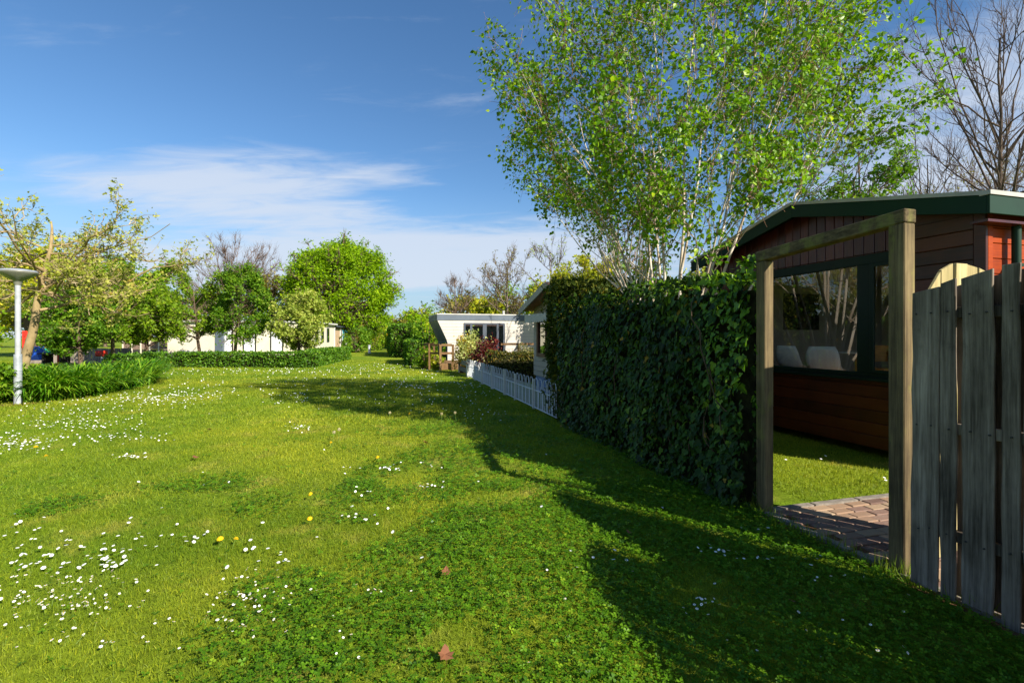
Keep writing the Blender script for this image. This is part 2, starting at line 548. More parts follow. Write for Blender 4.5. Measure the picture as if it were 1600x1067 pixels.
MT = dict(
    turf=turf_mat(), blade=blade_mat(),
    clover=leaf_mat('clover_leaf', [(0, '#2d560e'), (0.45, '#447316'), (0.8, '#578620'), (1, '#71982f')], 0.36, 0.5, 0.22, 1.3, None, (1.5, 1.2, .7)),
    petal=plain('petal', '#f3f1ea', 0.6, 0.04, 40), eye=plain('flower_eye', '#d9a514', 0.7, 0.2, 60),
    dand=plain('dandelion_yellow', '#f0bf0a', 0.7, 0.15, 90), stem=plain('stem_green', '#6f8a35', 0.6, 0.2, 20),
    fluff=leaf_mat('seed_fluff', [(0, '#c9c6bc'), (1, '#efece4')], 0.5, 0.9, 0.1, 1.0),
    dead=leaf_mat('dead_leaf', [(0, '#6e4630'), (0.5, '#86583e'), (1, '#9a7052')], 0.2, 0.7, 0.2, 1.05, None, (1, 1, 1)),
    soil=plain('soil', '#6b4e36', 0.95, 0.3, 9, 0.1, 0.8),
    ivy=leaf_mat('ivy_leaf', [(0, '#15280f'), (0.4, '#24421a'), (0.75, '#375a24'), (0.9, '#5a7a2c'), (1, '#8a6a3a')], 0.15, 0.45, 0.18, 1.5, None, (1.3, 1.1, .5)),
    ivyy=leaf_mat('ivy_young_sunlit_leaf', [(0, '#3d6a1c'), (0.5, '#5c8a26'), (1, '#86a838')], 0.4, 0.4, 0.4, 1.4),  # young leaf green, brightened to stand for sun on the ivy
    core=plain('hedge_dark_core', '#2a2a18', 0.95, 0.35, 14, 0.1, 0.6),  # twig colour darkened to paint the shade inside the hedges
    vine=wood_mat('vine_stem', [(0.2, '#3d3024'), (0.8, '#75604a')], (30, 30, 4)),
    conif=leaf_mat('conifer_spray', [(0, '#20320e'), (0.5, '#354a16'), (0.85, '#566220'), (1, '#807a30')], 0.25, 0.6, 0.2, 1.3),
    box=leaf_mat('clipped_hedge_leaf', [(0, '#2c5410'), (0.5, '#447218'), (0.9, '#5e8c22'), (1, '#7da033')], 0.35, 0.5, 0.35, 1.3),
    birchleaf=leaf_mat('birch_leaf', [(0, '#3d6a12'), (0.4, '#598a1a'), (0.8, '#77a428'), (1, '#98b748')], 0.42, 0.42, 0.35, 1.4, None, (1.38, 1.14, .7)),
    oakleaf=leaf_mat('spring_oak_leaf', [(0, '#4c760a'), (0.5, '#68940e'), (1, '#8cb01c')], 0.42, 0.5, 0.15, 1.25),
    mapleleaf=leaf_mat('maple_leaf', [(0, '#41690e'), (0.5, '#628a18'), (1, '#8ba82e')], 0.45, 0.5, 0.3, 1.3),
    greenleaf=leaf_mat('deep_green_leaf', [(0, '#365f12'), (0.5, '#4c7a1a'), (1, '#76982e')], 0.4, 0.5, 0.2, 1.25),
    paleleaf=leaf_mat('pale_willow_leaf', [(0, '#617f30'), (0.5, '#84a046'), (1, '#aebd72')], 0.42, 0.5, 0.35, 1.2),
    planeleaf=leaf_mat('young_plane_leaf', [(0, '#6c762a'), (0.4, '#8c963a'), (0.75, '#aeb05c'), (1, '#917a3c')], 0.4, 0.55, 0.15, 1.15, None, (1.2, 1.15, 1.0)),
    olive=leaf_mat('olive_leaf', [(0, '#4d5720'), (0.5, '#68702c'), (1, '#8e8a44')], 0.4, 0.6, 0.25, 1.2),
    lily=leaf_mat('daylily_leaf', [(0, '#316410'), (0.5, '#4c8418'), (1, '#82a838')], 0.4, 0.4, 0.3, 1.3),
    lime=leaf_mat('lime_leaf', [(0, '#62801a'), (0.5, '#8a9c22'), (1, '#b4b838')], 0.4, 0.5, 0.3, 1.3),
    golden=leaf_mat('golden_leaf', [(0, '#6c7414'), (0.5, '#a89a18'), (1, '#d2b828')], 0.35, 0.5, 0.3, 1.2),
    varieg=leaf_mat('cream_edged_leaf', [(0, '#6f8a48'), (0.5, '#9eaf72'), (1, '#d9d6b0')], 0.35, 0.5, 0.3, 1.1),
    maroon=leaf_mat('maroon_leaf', [(0, '#2a1012'), (0.5, '#48191c'), (1, '#74302e')], 0.3, 0.5, 0.3, 1.2),
    greyleaf=leaf_mat('grey_green_leaf', [(0, '#45502f'), (0.5, '#667150'), (1, '#939a78')], 0.3, 0.6, 0.3, 1.1),
    wallhedge=leaf_mat('dull_hedge_leaf', [(0, '#2a3a14'), (0.5, '#45501c'), (1, '#6a5c2a')], 0.25, 0.5, 0.3, 1.2),
    bark=wood_mat('bark_brown', [(0.2, '#3a2f26'), (0.5, '#5e4e40'), (0.85, '#877662')], (9, 9, 2)),
    greybark=wood_mat('bark_grey', [(0.2, '#4a4038'), (0.5, '#776a5e'), (0.85, '#9c9082')], (9, 9, 2)),
    planebark=wood_mat('bark_plane', [(0.2, '#6e5c3c'), (0.5, '#9a8660'), (0.8, '#b9a886')], (3, 3, 1.5), bump=0.4),
    twig=plain('twig_brown', '#6d5747', 0.8, 0.25, 4),
    twigdark=plain('twig_dark', '#4b3a31', 0.8, 0.25, 4),
    fence=wood_mat('fence_grey_wood', [(0.28, '#1e1a16'), (0.42, '#4c443b'), (0.58, '#786d61'), (0.8, '#a89b8c')], (30, 30, 1.0), 0.85, 0.15, 1.0, ('#2c2620', 0.57, 0.6), 0.30),
    post=wood_mat('post_weathered_wood', [(0.28, '#2a2219'), (0.45, '#554936'), (0.62, '#7a6a4c'), (0.85, '#a08e64')], (26, 26, 0.9), 0.85, 0.15, 1.0, ('#80803a', 0.54, 0.5), 0.15),
    beam=wood_mat('beam_weathered_wood', [(0.28, '#2e261b'), (0.45, '#5a4d38'), (0.65, '#7e6e4e'), (0.85, '#a09066')], (22, 3, 26), 0.85, 0.15, 0.7, ('#7d7f40', 0.5, 0.5), 0.15),
    gatewood=wood_mat('gate_wood', [(0.2, '#6a5f42'), (0.5, '#a39468'), (0.85, '#cdbf90')], (26, 26, 1.1), 0.85, 0.15, 0.6, ('#8c8a3c', 0.52, 0.6), 0.2),
    deck=wood_mat('deck_timber', [(0.2, '#4a3422'), (0.5, '#705538'), (0.85, '#927850')], (16, 16, 3), 0.8, 0.2, 0.4),
    siding=wood_mat('stained_siding', [(0.25, '#2e0f06'), (0.5, '#50200c'), (0.9, '#713414')], (2, 2, 60), 0.38, 0.5, 0.3, None, 0.3),
    sidingv=wood_mat('stained_siding_vertical', [(0.25, '#300e0b'), (0.5, '#4c1a14'), (0.9, '#66291e')], (40, 40, 1.3), 0.34, 0.5, 0.3, None, 0.35),
    siding_lit=wood_mat('sunlit_stained_siding', [(0.25, '#702402'), (0.5, '#973805'), (0.85, '#ad4e0c')], (2, 2, 60), 0.5, 0.2, 0.25, None, 0.2),  # same stain as siding, coloured brighter for the sunlit side wall
    green=plain('dark_green_paint', '#153324', 0.55, 0.08, 3, 0.2),
    greenframe=plain('black_green_frame', '#10241c', 0.5, 0.08, 3, 0.2),
    alu=plain('aluminium_trim', '#b0aca4', 0.45, 0.1, 5, 0.5),
    felt=plain('roof_felt', '#4a4a48', 0.9, 0.2, 12),
    white=plain('white_paint', '#c6c4be', 0.5, 0.05, 4, 0.4, 0, 0, (1, 1, 1), ('#8d8f80', 5, 0.35)),
    cream=plain('cream_panel', '#d6cdb8', 0.6, 0.05, 2, 0.3, 0, 0, (1, 1, 1), ('#b5a88c', 1.5, 0.3)),
    offwhite=plain('off_white_siding', '#c2bbb1', 0.55, 0.05, 2, 0.35, 0, 0, (1, 1, 1), ('#b5aa9a', 2, 0.25)),
    beige=plain('beige_siding', '#aca090', 0.6, 0.06, 2, 0.3),
    slate=plain('slate_grey_panel', '#5a646f', 0.5, 0.08, 2, 0.4),
    slatedark=plain('dark_slate_trim', '#464d58', 0.5, 0.08, 2, 0.4),
    bluegrey=plain('blue_grey_plinth', '#7c8cae', 0.7, 0.1, 3),
    brownframe=plain('brown_window_frame', '#6a4636', 0.55, 0.1, 5),
    tile=plain('pink_roof_tile', '#c08a6c', 0.8, 0.2, 9, 0.2, 0.4),
    metal=plain('painted_steel', '#c9cdd2', 0.42, 0.06, 4, 0.5),
    galv=plain('galvanised_steel', '#aeb4bc', 0.42, 0.12, 7, 0.5, 0, 0.3, (1, 1, 1), ('#4c4f4c', 6, 0.55)),
    polegrey=plain('pole_grey', '#a4a8ac', 0.45, 0.08, 6, 0.4, 0, 0, (1, 1, 1), ('#6a6c68', 5, 0.4)),
    lampgrey=plain('lamp_shade_grey', '#8b8a80', 0.4, 0.1, 5, 0.5, 0, 0.3),
    dark=plain('dark_interior', '#3a3632', 0.7, 0.1, 3),
    wallin=plain('interior_wall', '#a8a095', 0.8, 0.06, 2),
    floorin=plain('interior_floor', '#7a6a58', 0.5, 0.12, 4),
    shell=plain('chair_shell', '#efebe6', 0.4, 0.03, 3, 0.4),
    tabletop=plain('table_white', '#dcd8d2', 0.4, 0.04, 3, 0.4),
    lightwood=plain('light_wood', '#b5803f', 0.5, 0.15, 6, 0.3, 0, 0, (1, 1, 8)),
    black=plain('black_paint', '#1c1c1c', 0.5, 0.1, 3),
    darkglass=glass_mat('dark_glass', (0.25, 0.28, 0.3, 1), 1.1),
    glass=glass_mat('window_glass', (0.93, 0.96, 0.94, 1), 1.15),
    curtain=plain('net_curtain', '#e6e6ea', 0.9, 0.2, 3, 0.1, 0, 0, (30, 30, 0.5)),
    blue=plain('blue_plastic', '#2457c8', 0.4, 0.05, 3, 0.5), red=plain('red_plastic', '#d83020', 0.4, 0.05, 3, 0.5),
    teal=plain('teal_plastic', '#11a07a', 0.4, 0.05, 3, 0.5),
    signblue=plain('sign_blue', '#3fa6cc', 0.5, 0.05, 3), signwhite=plain('sign_white', '#eef2f4', 0.5, 0.03, 3),
    tarmac=plain('tarmac', '#5c5b5a', 0.9, 0.15, 20, 0.2, 0.4),
    tarpaulin=plain('dark_screen', '#34322f', 0.85, 0.15, 5),
    picketgrey=wood_mat('far_fence_wood', [(0.2, '#6e6258'), (0.5, '#93867a'), (0.85, '#b0a498')], (8, 8, 2)),
    brownboard=wood_mat('brown_board', [(0.2, '#5d4a40'), (0.5, '#7d685c'), (0.85, '#97857a')], (6, 6, 2)),
)

# bricks: each its own tone
_M = Mat('clay_paver')
_i = _M.n('ShaderNodeObjectInfo')
_c = _M.ramp(_i.outputs['Random'], [(0, lin('#6a5248')), (0.35, lin('#84695c')), (0.65, lin('#947860')), (1, lin('#a48c72'))])
_n = _M.noise(_M.coord(world=True), 30, 6, 0.7)
_c = _M.mixc(_M.rng(_n, 0.45, 0.75, 0, 0.5), _c, lin('#8d8478'))
MT['brick'] = _M.done(_M.principled(_c, 0.85, 0.2, _M.bump(_n, 0.5, 0.006)))

# birch bark: white with dark bands across
_M = Mat('birch_bark')
_n1 = _M.noise(_M.coord((3, 3, 22)), 1.0, 5, 0.6, 0.4)
_n2 = _M.noise(_M.coord((2, 2, 2.5)), 1.0, 4, 0.6)
_c = _M.mixc(_M.rng(_n2, 0.35, 0.7), lin('#a8967f'), lin('#cfc5b6'))
_c = _M.mixc(_M.rng(_n1, 0.58, 0.68, 0, 0.75), _c, lin('#6a5244'))
MT['birchbark'] = _M.done(_M.principled(_c, 0.7, 0.2, _M.bump(_n1, 0.3, 0.006)))
MT['birchtwig'] = plain('birch_twig', '#8a6446', 0.7, 0.3, 5)

# ------------------------------------------------------------------ helpers: leaves, hedges, trees
LEAF_V = [(0, 0, 0), (.34, .45, .07), (0, 1, -.03), (-.34, .45, .07)]
LEAF_F = [(0, 1, 2), (0, 2, 3)]
BIRCH_V = [(0, 0, 0), (.36, .28, .06), (.27, .62, .05), (0, 1, -.05), (-.27, .62, .05), (-.36, .28, .06), (0, .45, 0)]
BIRCH_F = [(0, 1, 6), (1, 2, 6), (2, 3, 6), (3, 4, 6), (4, 5, 6), (5, 0, 6)]
IVY_V = [(0, 0, 0), (.30, -.10, .03), (.48, .22, .07), (.27, .38, .05), (.24, .66, .05), (0, 1, -.04), (-.24, .66, .05), (-.27, .38, .05), (-.48, .22, .07), (-.30, -.10, .03), (0, .4, -.01)]
IVY_F = [(i, (i + 1) % 10, 10) for i in range(10)]
CLUSTER_V = [(0, 0, 0), (.28, .42, .1), (.05, .95, 0), (-.25, .45, .06), (.1, .1, .1), (.62, .35, .25), (.75, .75, .1), (.35, .6, -.05), (-.1, .1, .05), (-.5, .62, .2), (-.72, .5, .0), (-.5, .2, -.1)]
CLUSTER_F = [(0, 1, 2), (0, 2, 3), (4, 5, 6), (4, 6, 7), (8, 9, 10), (8, 10, 11)]


def unit(rng, n):
    v = rng.normal(size=(n, 3))
    return v / np.linalg.norm(v, axis=1, keepdims=True)


def vnoise(x, y, s, seed=0):
    """smooth value noise on the ground plane, 0..1"""
    x = np.asarray(x) / s; y = np.asarray(y) / s
    xi = np.floor(x).astype(np.int64); yi = np.floor(y).astype(np.int64)
    fx = x - xi; fy = y - yi
    fx = fx * fx * (3 - 2 * fx); fy = fy * fy * (3 - 2 * fy)

    def h(a, b):
        n = (a * 374761393 + b * 668265263 + seed * 1442695041) & 0xffffffff
        n = ((n ^ (n >> 13)) * 1274126177) & 0xffffffff
        return ((n ^ (n >> 16)) & 0xffff) / 65535.0
    return (h(xi, yi) * (1 - fx) + h(xi + 1, yi) * fx) * (1 - fy) + (h(xi, yi + 1) * (1 - fx) + h(xi + 1, yi + 1) * fx) * fy


def hedge(name, label, p0, p1, width, height, dens, size, mat, seed, cat='hedge', group=None, tmpl='leaf', rough=0.05, z0=0.0, lump=0.06):
    """clipped hedge: core block coloured dark as inner shade, leaves over its faces; p0->p1 is its long axis on the ground"""
    rng = np.random.default_rng(seed)
    p0 = np.asarray(p0, float); p1 = np.asarray(p1, float)
    L = np.linalg.norm(p1 - p0); a = (p1 - p0) / L; b = np.array((a[1], -a[0]))
    t = thing(name, label, cat, tuple(p0) + (0,), group)
    e = 0.07
    g = Geo().box((e, -width / 2 + e, z0), (L - e, width / 2 - e, height - e), frame=(p0, a, b))
    g.build('branches', MT['core'], t)  # solid block, its dark colour stands for shade between the leaves
    areas = np.array([L * height, L * height, width * height, width * height, L * width])
    n = int(areas.sum() * dens)
    face = rng.choice(5, n, p=areas / areas.sum())
    r1, r2 = rng.random(n), rng.random(n)
    x = np.where(face < 2, r1 * L, np.where(face == 2, 0, np.where(face == 3, L, r1 * L)))
    y = np.where(face == 0, -width / 2, np.where(face == 1, width / 2, (r2 if True else 0) * width - width / 2))
    y = np.where((face == 2) | (face == 3), r1 * width - width / 2, y)
    z = np.where(face == 4, height, z0 + r2 * (height - z0))
    nx = np.where(face == 2, -1.0, np.where(face == 3, 1.0, 0.0)); ny = np.where(face == 0, -1.0, np.where(face == 1, 1.0, 0.0)); nz = np.where(face == 4, 1.0, 0.0)
    bul = (vnoise(x * 1.0 + y + 13 * face, z + 0.7 * y, 0.35, seed) - 0.5) * 2 * lump + rng.normal(0, rough * 0.5, n)
    x = x + nx * bul; y = y + ny * bul; z = z + nz * bul
    # round the long top edges a little
    pos = np.column_stack((p0[0] + x * a[0] + y * b[0], p0[1] + x * a[1] + y * b[1], z))
    Nn = np.column_stack((nx * a[0] + ny * b[0], nx * a[1] + ny * b[1], nz)) + unit(rng, n) * 0.75
    Yd = unit(rng, n) + np.array((0, 0, 0.5)) + Nn * 0.4
    tv, tf = (LEAF_V, LEAF_F) if tmpl == 'leaf' else (CLUSTER_V, CLUSTER_F)
    Geo().scatter(tv, tf, pos, Yd, Nn, size * rng.uniform(0.65, 1.3, n), np.clip(rng.normal(.45, .25, n), 0, 1)).build('foliage', MT[mat], t)['kind'] = 'stuff'
    return t


def shrub(name, label, c, rad, n, size, mats, seed, cat='shrub', group=None, stem=True):
    """rounded bush: stems from the ground, leaf clumps through the outer part of its volume"""
    rng = np.random.default_rng(seed)
    c = np.asarray(c, float); rad = np.asarray(rad, float)
    t = thing(name, label, cat, (c[0], c[1], 0), group)
    if stem:
        m = 9
        d = unit(rng, m); d[:, 2] = np.abs(d[:, 2]) + 0.4
        e = c + d / np.linalg.norm(d, axis=1, keepdims=True) * rad * 0.8
        s = np.tile((c[0], c[1], 0.0), (m, 1)) + rng.normal(0, .05, (m, 3)) * (1, 1, 0)
        tt = np.linspace(0, 1, 5)[None, :, None]
        P = s[:, None] * (1 - tt) + e[:, None] * tt + rng.normal(0, .03, (m, 5, 3)) * tt
        Geo().tubes(P, np.linspace(.025, .006, 5)[None] * np.ones((m, 1)), 5).build('stems', MT['bark'], t)
    nc = max(14, n // 45)
    dc = unit(rng, nc)
    cc = c + dc * rad * rng.uniform(0.55, 0.92, (nc, 1))
    per = n // nc
    pos = np.repeat(cc, per, 0) + rng.normal(0, 1, (nc * per, 3)) * rad * 0.17
    pos[:, 2] = np.maximum(pos[:, 2], 0.03)
    N = (pos - c) / rad + unit(rng, len(pos)) * 0.7
    Y = unit(rng, len(pos)) + N * 0.5 + (0, 0, .2)
    g = Geo().scatter(CLUSTER_V, CLUSTER_F, pos, Y, N, size * rng.uniform(.6, 1.3, len(pos)), np.clip(np.repeat(rng.normal(.45, .18, nc), per) + rng.normal(0, .18, nc * per), 0, 1))
    g.build('foliage', MT[mats], t)
    return t


def interp(P, idx, t):
    M = P.shape[1]
    x = t * (M - 1)
    i = np.minimum(x.astype(int), M - 2)
    f = (x - i)[:, None]
    return P[idx, i] * (1 - f) + P[idx, i + 1] * f, P[idx, i + 1] - P[idx, i]


def curves(rng, S, D, L, M, up=0.0, wob=0.08):
    t = np.linspace(0, 1, M)[None, :, None]
    D = D / (np.linalg.norm(D, axis=1, keepdims=True) + 1e-9)
    P = S[:, None] + D[:, None] * L[:, None, None] * t + np.array((0, 0, 1.0)) * (up * L)[:, None, None] * t ** 2 if isinstance(up, np.ndarray) else S[:, None] + D[:, None] * L[:, None, None] * t + np.array((0, 0, 1.0)) * up * L[:, None, None] * t ** 2
    w = np.cumsum(rng.normal(0, 1, P.shape), axis=1)
    w = w - w[:, :1]
    return P + w * wob * L[:, None, None] / M


def make_tree(name, label, base, trunks, env, n=(20, 120, 500), lens=(None, 0.3, 0.15), up=(0.15, 0.1, 0.0), r0=0.12, leaf=None, nleaf=0, lsize=0.1,
              seed=1, bark='bark', twig='twig', cat='tree', group=None, t0=0.3, spread=0.5, lspread=0.06, tmpl='cluster', wob=0.25, gnarl=1.0, droop=0.0, lowbias=0.0, leafpart=0, rmin=0.004, floor=None, tight=False, shell=0):
    """trunks: polylines; env: (centre, radii) of the crown; n: counts of limbs, branches, twigs"""
    rng = np.random.default_rng(seed)
    t = thing(name, label, cat, (base[0], base[1], 0), group)
    C, Rr = np.asarray(env[0], float), np.asarray(env[1], float)
    size = Rr.mean()
    T = np.asarray(trunks, float)
    nt_, M0 = T.shape[:2]
    g = Geo()
    rt = r0 * np.linspace(1, 0.16, M0)[None] * np.ones((nt_, 1))
    rt[:, 0] *= 1.25
    g.tubes(T, rt, 9)
    # limbs towards points on the crown's skin
    n1, n2, n3 = n
    d = unit(rng, n1 * 3)
    d = d[d[:, 2] > -0.75 + lowbias][:n1]
    n1 = len(d)
    lump = (0.93 + 0.1 * rng.random(n1)) if tight else 0.82 + 0.3 * rng.random(n1)
    tgt = C + d * Rr * lump[:, None]
    if floor is not None:
        k_ = tgt[:, 2] > floor(tgt[:, 0]) + .05
        tgt, d, lump = tgt[k_], d[k_], lump[k_]
        n1 = len(d)
    tp = t0 + (1 - t0) * np.clip((d[:, 2] * 0.5 + 0.5) * 0.75 + rng.normal(0, .15, n1), 0, 1)
    ti = rng.integers(0, nt_, n1)
    if nt_ > 1:   # nearest leaning stem
        ends = T[:, -1] - C
        ti = np.array([np.argmax((ends / np.linalg.norm(ends, axis=1, keepdims=True)) @ q + rng.normal(0, .25, nt_)) for q in d])
    S, _ = interp(T, ti, tp)
    D = tgt - S
    L1 = np.linalg.norm(D, axis=1)
    P1 = curves(rng, S, D - np.array((0, 0, 1.0)) * (up[0] * L1)[:, None], L1, 8, up[0], wob * 0.5 * gnarl)
    if floor is not None:
        k_ = P1[:, 4, 2] > floor(P1[:, 4, 0]) - .25
        P1, tp = P1[k_], tp[k_]
        n1 = len(P1)
    ra = r0 * (0.55 - 0.4 * tp) * rng.uniform(.7, 1.1, n1)
    g.tubes(P1, np.maximum(ra[:, None] * np.linspace(1, 0.2, 8)[None], rmin), 6)
    g.build('trunk', MT[bark], t, True)
    # branches and twigs
    g2 = Geo()
    i2 = rng.integers(0, n1, n2); t2 = rng.uniform(0.25, 1.0, n2)
    S, tan = interp(P1, i2, t2)
    tan /= np.linalg.norm(tan, axis=1, keepdims=True) + 1e-9
    D = tan * 0.7 + unit(rng, n2) * 0.8 * spread * 2 + (S - C) / Rr * 0.25 + np.array((0, 0, up[1]))
    L2 = lens[1] * size * rng.uniform(0.5, 1.3, n2)
    P2 = curves(rng, S, D, L2, 6, up[1] * 0.6, wob * gnarl)
    end = (P2[:, -1] - C) / Rr
    out = np.linalg.norm(end, axis=1)
    k = np.where(out > (1.0 if tight else 1.08), 0.4 if tight else 0.5, 1.0)[:, None, None]
    P2 = P2[:, :1] + (P2 - P2[:, :1]) * k
    if floor is not None:
        P2 = P2[(P2[:, 3, 2] > floor(P2[:, 3, 0]) - .1) & (P2[:, -1, 2] > floor(P2[:, -1, 0]))]
        n2 = len(P2)
    g2.tubes(P2, np.maximum(np.linspace(1, .3, 6)[None] * np.clip(r0 * 0.13, rmin, 0.05), rmin), 4)
    i3 = rng.integers(0, n2, n3); t3 = rng.uniform(0.2, 1.0, n3)
    S, tan = interp(P2, i3, t3)
    tan /= np.linalg.norm(tan, axis=1, keepdims=True) + 1e-9
    D = tan * 0.8 + unit(rng, n3) * 0.75 + np.array((0, 0, up[2]))
    L3 = lens[2] * size * rng.uniform(0.5, 1.4, n3)
    P3 = curves(rng, S, D, L3, 4, up[2] - droop, wob)
    if floor is not None:
        P3 = P3[P3[:, -1, 2] > floor(P3[:, -1, 0]) - .12]
        n3 = len(P3)
        i3 = np.zeros(n3, int)
    g2.tubes(P3, np.linspace(1, .5, 4)[None] * np.ones((n3, 1)) * max(rmin * 0.8, 0.0025), 3)
    if leaf is None:
        g2.build('crown', MT[twig], t, True)
        return t
    g2.build('twigs', MT[twig], t, True)['kind'] = 'stuff'
    il = rng.integers(0, n3, nleaf); tl = rng.uniform(0.1, 1.05, nleaf).clip(0, 1)
    S, tan = interp(P3, il, tl)
    pos = S + rng.normal(0, 1, (nleaf, 3)) * lspread
    pos[:, 2] = np.maximum(pos[:, 2], 0.05)
    if shell:
        m_ = int(nleaf * .8)
        dc = unit(rng, shell)
        dc[:, 2] = np.where(dc[:, 2] < -.65, -dc[:, 2], dc[:, 2])
        cc = C + dc * Rr * (rng.uniform(.70, .98, shell) ** .8 * (.93 + .12 * vnoise(dc[:, 0] * 3 + 9, dc[:, 2] * 3 + dc[:, 1], .8, seed)))[:, None]
        ic = rng.integers(0, shell, m_)
        pos[:m_] = cc[ic] + rng.normal(0, 1, (m_, 3)) * Rr * np.array((.075, .075, .055))
    if floor is not None:
        k_ = pos[:, 2] > floor(pos[:, 0]) - rng.exponential(.06, nleaf)
        pos, tan, il = pos[k_], tan[k_], il[k_]
        nleaf = len(pos)
    Y = unit(rng, nleaf) * 0.8 + tan / (np.linalg.norm(tan, axis=1, keepdims=True) + 1e-9) * 0.5 + np.array((0, 0, -0.35 if tmpl != 'cluster' else 0.1))
    N = unit(rng, nleaf) * 0.9 + (pos - C) / Rr * 0.6 + np.array((0, 0, .45))
    tv, tf = {'cluster': (CLUSTER_V, CLUSTER_F), 'leaf': (LEAF_V, LEAF_F), 'birch': (BIRCH_V, BIRCH_F)}[tmpl]
    clump = rng.normal(0, .14, n3)[il]
    att = np.clip(rng.normal(.45, .2, nleaf) + clump, 0, 1)
    sz = lsize * rng.uniform(.6, 1.3, nleaf)
    if leafpart:
        # the leaves that show largest are pieces of their own
        px = (pos[:, 0] / pos[:, 1] * F + CX); py = HY - (pos[:, 2] - EYE) / pos[:, 1] * F
        ok = np.where((px > 10) & (px < 1590) & (py > 10) & (py < 470))[0]
        pick = ok[np.argsort(-(sz / pos[:, 1])[ok])][:leafpart]
        Yn = Y / np.linalg.norm(Y, axis=1, keepdims=True)
        X = np.cross(Yn, N); X /= np.linalg.norm(X, axis=1, keepdims=True)
        Z = np.cross(X, Yn)
        meshes = [Geo().add(tv, tf, a).mesh('leaf', MT[leaf]) for a in np.linspace(.1, .9, 6)]
        for i in pick:
            m = Matrix((X[i], Yn[i], Z[i])).transposed()
            put('leaf', meshes[int(att[i] * 5.99)], t, tuple(pos[i]), m.to_euler(), float(sz[i]))
        keep = np.ones(nleaf, bool); keep[pick] = False
        pos, Y, N, sz, att = pos[keep], Y[keep], N[keep], sz[keep], att[keep]
    o = Geo().scatter(tv, tf, pos, Y, N, sz, att).build('crown', MT[leaf], t)
    if leafpart:
        o['kind'] = 'stuff'
    return t


def trunk_line(rng, base, top, M=10, wob=0.05):
    base = np.array((base[0], base[1], -0.05)); top = np.asarray(top, float)
    t = np.linspace(0, 1, M)[:, None]
    P = base * (1 - t) + top * t
    w = np.cumsum(rng.normal(0, 1, (M, 3)), axis=0) * wob * np.linalg.norm(top - base) / M
    w[0] = 0
    return P + w * (1, 1, 0.2)


def simple_tree(name, label, px, d, crown_px, style, seed, **kw):
    """tree whose crown spans crown_px = (x0, y0, x1, y1) of the photograph at distance d, standing on the ground at column px"""
    rng = np.random.default_rng(seed + 500)
    x0, y0, x1, y1 = crown_px
    a = at(x0, y0, d); b = at(x1, y1, d)
    C = np.array(((a[0] + b[0]) / 2, d, (a[2] + b[2]) / 2))
    rx = abs(b[0] - a[0]) / 2; rz = abs(a[2] - b[2]) / 2
    Rr = np.array((rx, rx * kw.pop('deep', 0.9), rz))
    bx = (px - CX) / F * d
    tr = [trunk_line(rng, (bx, d), (C[0], d, C[2] + rz * kw.pop('top', 0.7)))]
    return make_tree(name, label, (bx, d), tr, (C, Rr), seed=seed, **style, **kw)

# ================================================================== the ground
rng = np.random.default_rng(7)
g = Geo()
g.add([(-400, -30, 0), (400, -30, 0), (400, 700, 0), (-400, 700, 0)], [(0, 1, 2, 3)])
lawn = tag(g.build('lawn', MT['turf']), 'wide mown lawn stretching away between the holiday homes', None, None, 'structure')

PN = np.array((2.42, 2.98))              # near gate post, the corner towards the camera
PF = np.array((2.116, 4.045))            # far gate post, the same corner


def into_garden(x, y):                   # distance behind the line of hedge and gate
    return (x - PF[0]) * V[0] + (y - PF[1]) * V[1]


def on_path(x, y):
    s = (x - PN[0]) * U[0] + (y - PN[1]) * U[1]
    q = (x - PN[0]) * V[0] + (y - PN[1]) * V[1]
    return (s > -1.2) & (s < 1.22) & (q > -0.06) & (q < 5)


def clover_at(x, y):
    q = -into_garden(x, y)
    n = vnoise(x * 1.4, y, 0.75, 3) * 0.6 + vnoise(x, y, 0.3, 4) * 0.4
    f = np.clip((3.9 - q) / 1.9, 0, 1) * np.clip((q + 0.4) / 0.3, 0, 1) * np.clip((9.5 - y) / 4.0, 0, 1)
    iso = np.clip((vnoise(x + 40, y * 1.3, 0.9, 9) - 0.74) * 8, 0, 1) * np.clip((9 - y) / 4, 0, 1)
    return np.clip((n - 0.70 + f * 0.56) * 3.6, 0, 1) * (f > 0) + iso * 0.6


# ------------------------------------------------------------------ path of clay pavers behind the gate
bed = Geo()
o = PN - U * 1.2 - V * 0.06
bed.box((0, 0, -0.05), (2.36, 3.6, 0.006), frame=(o, U, V))
path = tag(bed.build('path', MT['soil']), 'clay brick path leading in through the garden gate', None, None, 'structure')
bm_ = Geo().box((-.0975, -.047, 0), (.0975, .047, 0.05)).mesh('brick', MT['brick'])
k = 0
angV = math.atan2(V[1], V[0])
for r in range(-11, 12):
    for c in range(0, 17):
        s = 0.06 + r * 0.103; q = 0.16 + (c + (0.5 if r % 2 else 0)) * 0.203
        if s > 1.13 or q > 3.3:
            continue
        p = PN + U * s + V * q
        ob = put('brick', bm_, path, (p[0], p[1], -0.034 + rng.normal(0, .0025)), (rng.normal(0, .012), rng.normal(0, .012), angV + rng.normal(0, .012)), bevel=0)
        ob.modifiers.new('edge', 'BEVEL').width = 0.006
        k += 1
ks = Geo().box((-.24, -.03, 0), (.24, .03, .06)).mesh('kerb_stone', plain('kerb_concrete', '#827a70', 0.9, 0.2, 14, 0.2, 0.3))
for i in range(5):
    p = PN + U * (-0.9 + i * 0.5) + V * 0.02
    put('kerb_stone', ks, path, (p[0], p[1], -0.03), (0, 0, math.atan2(U[1], U[0]) + rng.normal(0, .01)))
for i in range(7):
    p = PN + U * 1.16 + V * (0.3 + i * 0.5)
    put('kerb_stone', ks, path, (p[0], p[1], -0.03), (0, 0, angV))

